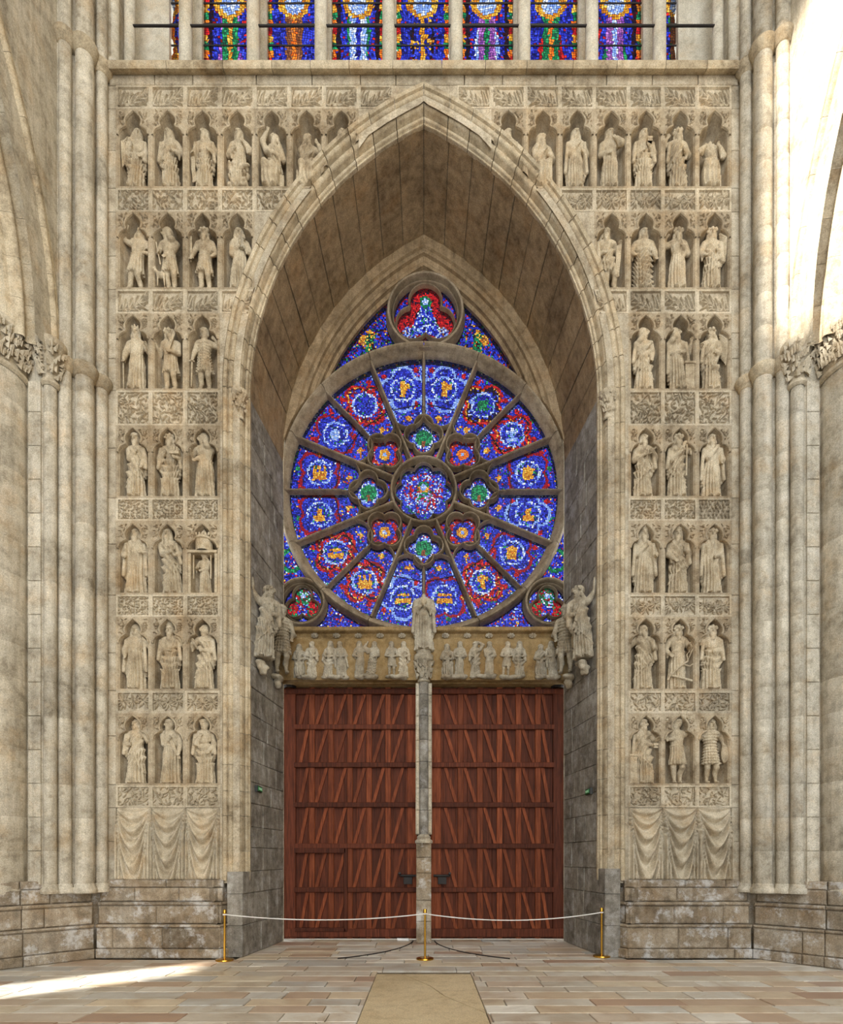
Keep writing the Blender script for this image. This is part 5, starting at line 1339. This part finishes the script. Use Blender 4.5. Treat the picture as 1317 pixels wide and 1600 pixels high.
st(Rk(5, 0), 'stocky bearded stone man, palm on his belly', hair='curly', beard=1, yaw=-.1, ha=(-.16, .8, -.06), hb=(.0, .58), mantle='swag', wide=1.05)
st(Rk(6, 2), 'bearded stone priest offering bread beside an altar', [a_box('altar', -.235, -.13, -.1, .08, 0, .44), a_box('cup', .12, .17, -.13, -.08, .54, .6, .012)], hair='cap', beard=1, yaw=.9, ha=(.15, .56, -.1), hb=(.21, .7, -.08), mantle='diag', hx=-.01, lean=-.03)
st(Rk(6, 1), 'stone man in tunic praying toward the left', robe='tunic', hair='cap', yaw=-1.2, ha=(-.2, .7, -.06), hb=(-.17, .68, -.09), mantle=B_, turn=-.7, hx=-.02)
st(Rk(6, 0), 'stone soldier in mail leaning on an oval shield', [a_shield((.17, -.08, .46), .055, .15)], robe='tunic', hair='hair', ha=(-.18, .72, -.05), hb=(.18, .54, -.04), mantle='mail')
TIER = ['top tier', 'second tier', 'third tier', 'fourth tier', 'fifth tier', 'sixth tier', 'bottom tier']
NTH = ['%smost niche', 'second niche from %s', 'third niche from %s', 'fourth niche from %s', 'fifth niche from %s', 'sixth niche from %s', 'seventh niche from %s']
HPX = [97, 99, 99, 101, 103, 101, 101]
def add_attrs(root, attrs, k):
    for nm, g in attrs:
        if g == 'kid':
            me = figure(vox=.02, hair='hair', mantle=None); o = link('child', me, M['relief'], root, (.075 * k, -.1 * k, .62 * k)); o.scale = (.26 * k,) * 3; continue
        if isinstance(g, Field): me = g.mesh(nm)
        else: me = g.mesh(nm); me.polygons.foreach_set('use_smooth', [True] * len(me.polygons)); me.set_sharp_from_angle(angle=.7)
        o = link(nm, me, M['statue'], root); o.scale = (k, k, k)
M['statue'] = stone('statue_limestone', srgb(196, 180, 152), srgb(150, 132, 106), srgb(214, 202, 178), bump=0.08, streak=0.25, var=.08)
for n_, (key, (desc, attrs, sc_, o_)) in enumerate(ST.items()):
    sd, r, k = key; loc = NICHES[key]; hgt = HPX[r] * S
    cutf = None; x0, z0 = loc[0], loc[2]
    if min(math.hypot(abs(x0 + dx) + CA, z0 + dz - ZS) for dx in (-.3, .3) for dz in (0., 1.)) < 6.35:
        cutf = lambda x, z: (6.33 - np.sqrt((np.abs(x * hgt + x0) + CA) ** 2 + (z * hgt + z0 - ZS) ** 2)) / hgt
    me = figure(seed=n_ + 1, cut=cutf, **o_)
    s_ = hgt * sc_
    c = np.empty(len(me.vertices) * 3); me.vertices.foreach_get('co', c); me.vertices.foreach_set('co', c * s_); me.update()
    ob = link('statue', me, M['statue'], None, (loc[0], loc[1] + .135, loc[2] + .004))
    tag(ob, '%s, %s, %s' % (desc, TIER[r], NTH[k] % ('left' if sd < 0 else 'right')), 'statue', 'carved figures in the wall niches')
    add_attrs(ob, attrs, hgt)
# --- small relief figures on the lintel
LX = [468, 487, 514, 533, 562, 581, 612, 630, 699, 718, 743, 764, 791, 811, 845, 863]
for i, px in enumerate(LX):
    o_ = [dict(robe='seated', hair='hood'), dict(mantle='diag', hair='long'), dict(hair='hood', mantle='swag', lean=.1), dict(hair='long', mantle='cape', lean=-.1), dict(mantle=B_, hair='hood', hb=(.14, .8, -.05)), dict(mantle='wave', hair='hair', ha=(-.12, .96, -.05), lean=.12), dict(robe='tunic', hair='hair', mantle=B_), dict(mantle='diag', hair='long', ha=(.02, .7)),
          dict(robe='seated', hair='hood', turn=.6), dict(mantle='belt', hair='hair'), dict(mantle='diag', hair='curly', hb=(.08, .98, -.05)), dict(mantle=None, hair='hair', ha=(.04, .66)), dict(robe='tunic', hair='hair', lean=.1, mantle=B_), dict(mantle='swag', hair='hood', ha=(-.16, .75, -.05)), dict(robe='seated', hair='hair', turn=-.6), dict(mantle='cape', hair='hood', lean=-.1)][i]
    me = figure(seed=i + 70, vox=.016, yaw=.5 if i % 2 == 0 else -.5, **o_)
    o = link('relief_figure', me, M['relief'], lint, ((px - CX) * YL / F, YL - .0, 6.07)); o.scale = (.82,) * 3
    if i % 2 == 0:
        x = ((px + LX[i + 1]) / 2 - CX) * YL / F; m_ = MB(); prx = random.Random(i)
        f = Field((-.4, -.2, -.06), (.4, .1, .12), .022)
        for q in range(16): f.ell((prx.uniform(-.26, .26), prx.uniform(-.1, 0), prx.uniform(-.02, .03)), (.07, .06, .04), .03)
        link('rocky_ledge', f.mesh('rocky_ledge'), M['relief'], lint, (x, YL, 6.07))
# --- statue on the central pier and pairs on the jambs
def big(o_, h, loc, label, attrs=(), rot=0, flip=False, seed=90):
    me = figure(seed=seed, vox=.0096, **o_); c = np.empty(len(me.vertices) * 3); me.vertices.foreach_get('co', c); c = c.reshape(-1, 3) * h
    if flip: c[:, 0] *= -1
    me.vertices.foreach_set('co', c.ravel())
    if flip: me.flip_normals()
    me.update(); ob = link('statue', me, M['relief'], None, loc); ob.rotation_euler.z = rot; tag(ob, label, 'statue', 'statues standing around the doorway'); add_attrs(ob, attrs, h); return ob
big(dict(hair='none', ha=(-.03, .68, -.13), hb=(.04, .66, -.13), mantle='cape', wide=1.05), 1.42, (0, 13.12, ZT), 'headless stone bishop holding his own head above the central pier', [('head', (lambda f: (f.ell((0, -.15, .72), (.045, .05, .055)), f.ell((0, -.195, .715), (.01, .015, .016), .008), f)[2])(Field((-.1, -.25, .6), (.1, -.05, .85), .01)))])
for sg in (-1, 1):
    nm = 'left' if sg < 0 else 'right'
    big(dict(hair='curly', yaw=.5, ha=(-.2, 1.04, -.06), hb=(.08, .6), mantle='diag', lean=.08), 1.5, (sg * 3.27, 11.95, 6.07), 'tall robed stone figure reaching up the %s jamb' % nm, rot=sg * -.5, flip=sg > 0, seed=91)
    big(dict(robe='tunic', hair='helm', yaw=.4, ha=(-.05, .7), hb=(.12, .5), mantle='mail'), 1.5, (sg * 3.17, 12.85, 6.05), 'stone soldier beside the %s end of the lintel' % nm, [a_shield((.16, -.09, .45), .06, .14)] if sg > 0 else [], rot=sg * -.5, flip=sg > 0, seed=93)
    for (x, y, z, r) in ((3.33, 11.95, 6.05, .2), (3.24, 12.85, 6.03, .2)):
        f = Field((-.3, -.3, -.4), (.3, .3, .08), .025); prx = random.Random(int(y * 10))
        for q in range(14): t = prx.random(); f.ell((prx.uniform(-.1, .1) * (1 - t * .6), prx.uniform(-.12, .1) * (1 - t * .6), -.02 - .26 * t), (.09 * (1 - .5 * t), .09 * (1 - .5 * t), .05), .04)
        o = link('corbel', f.mesh('corbel'), M['relief'], wall, (sg * x, y, z))
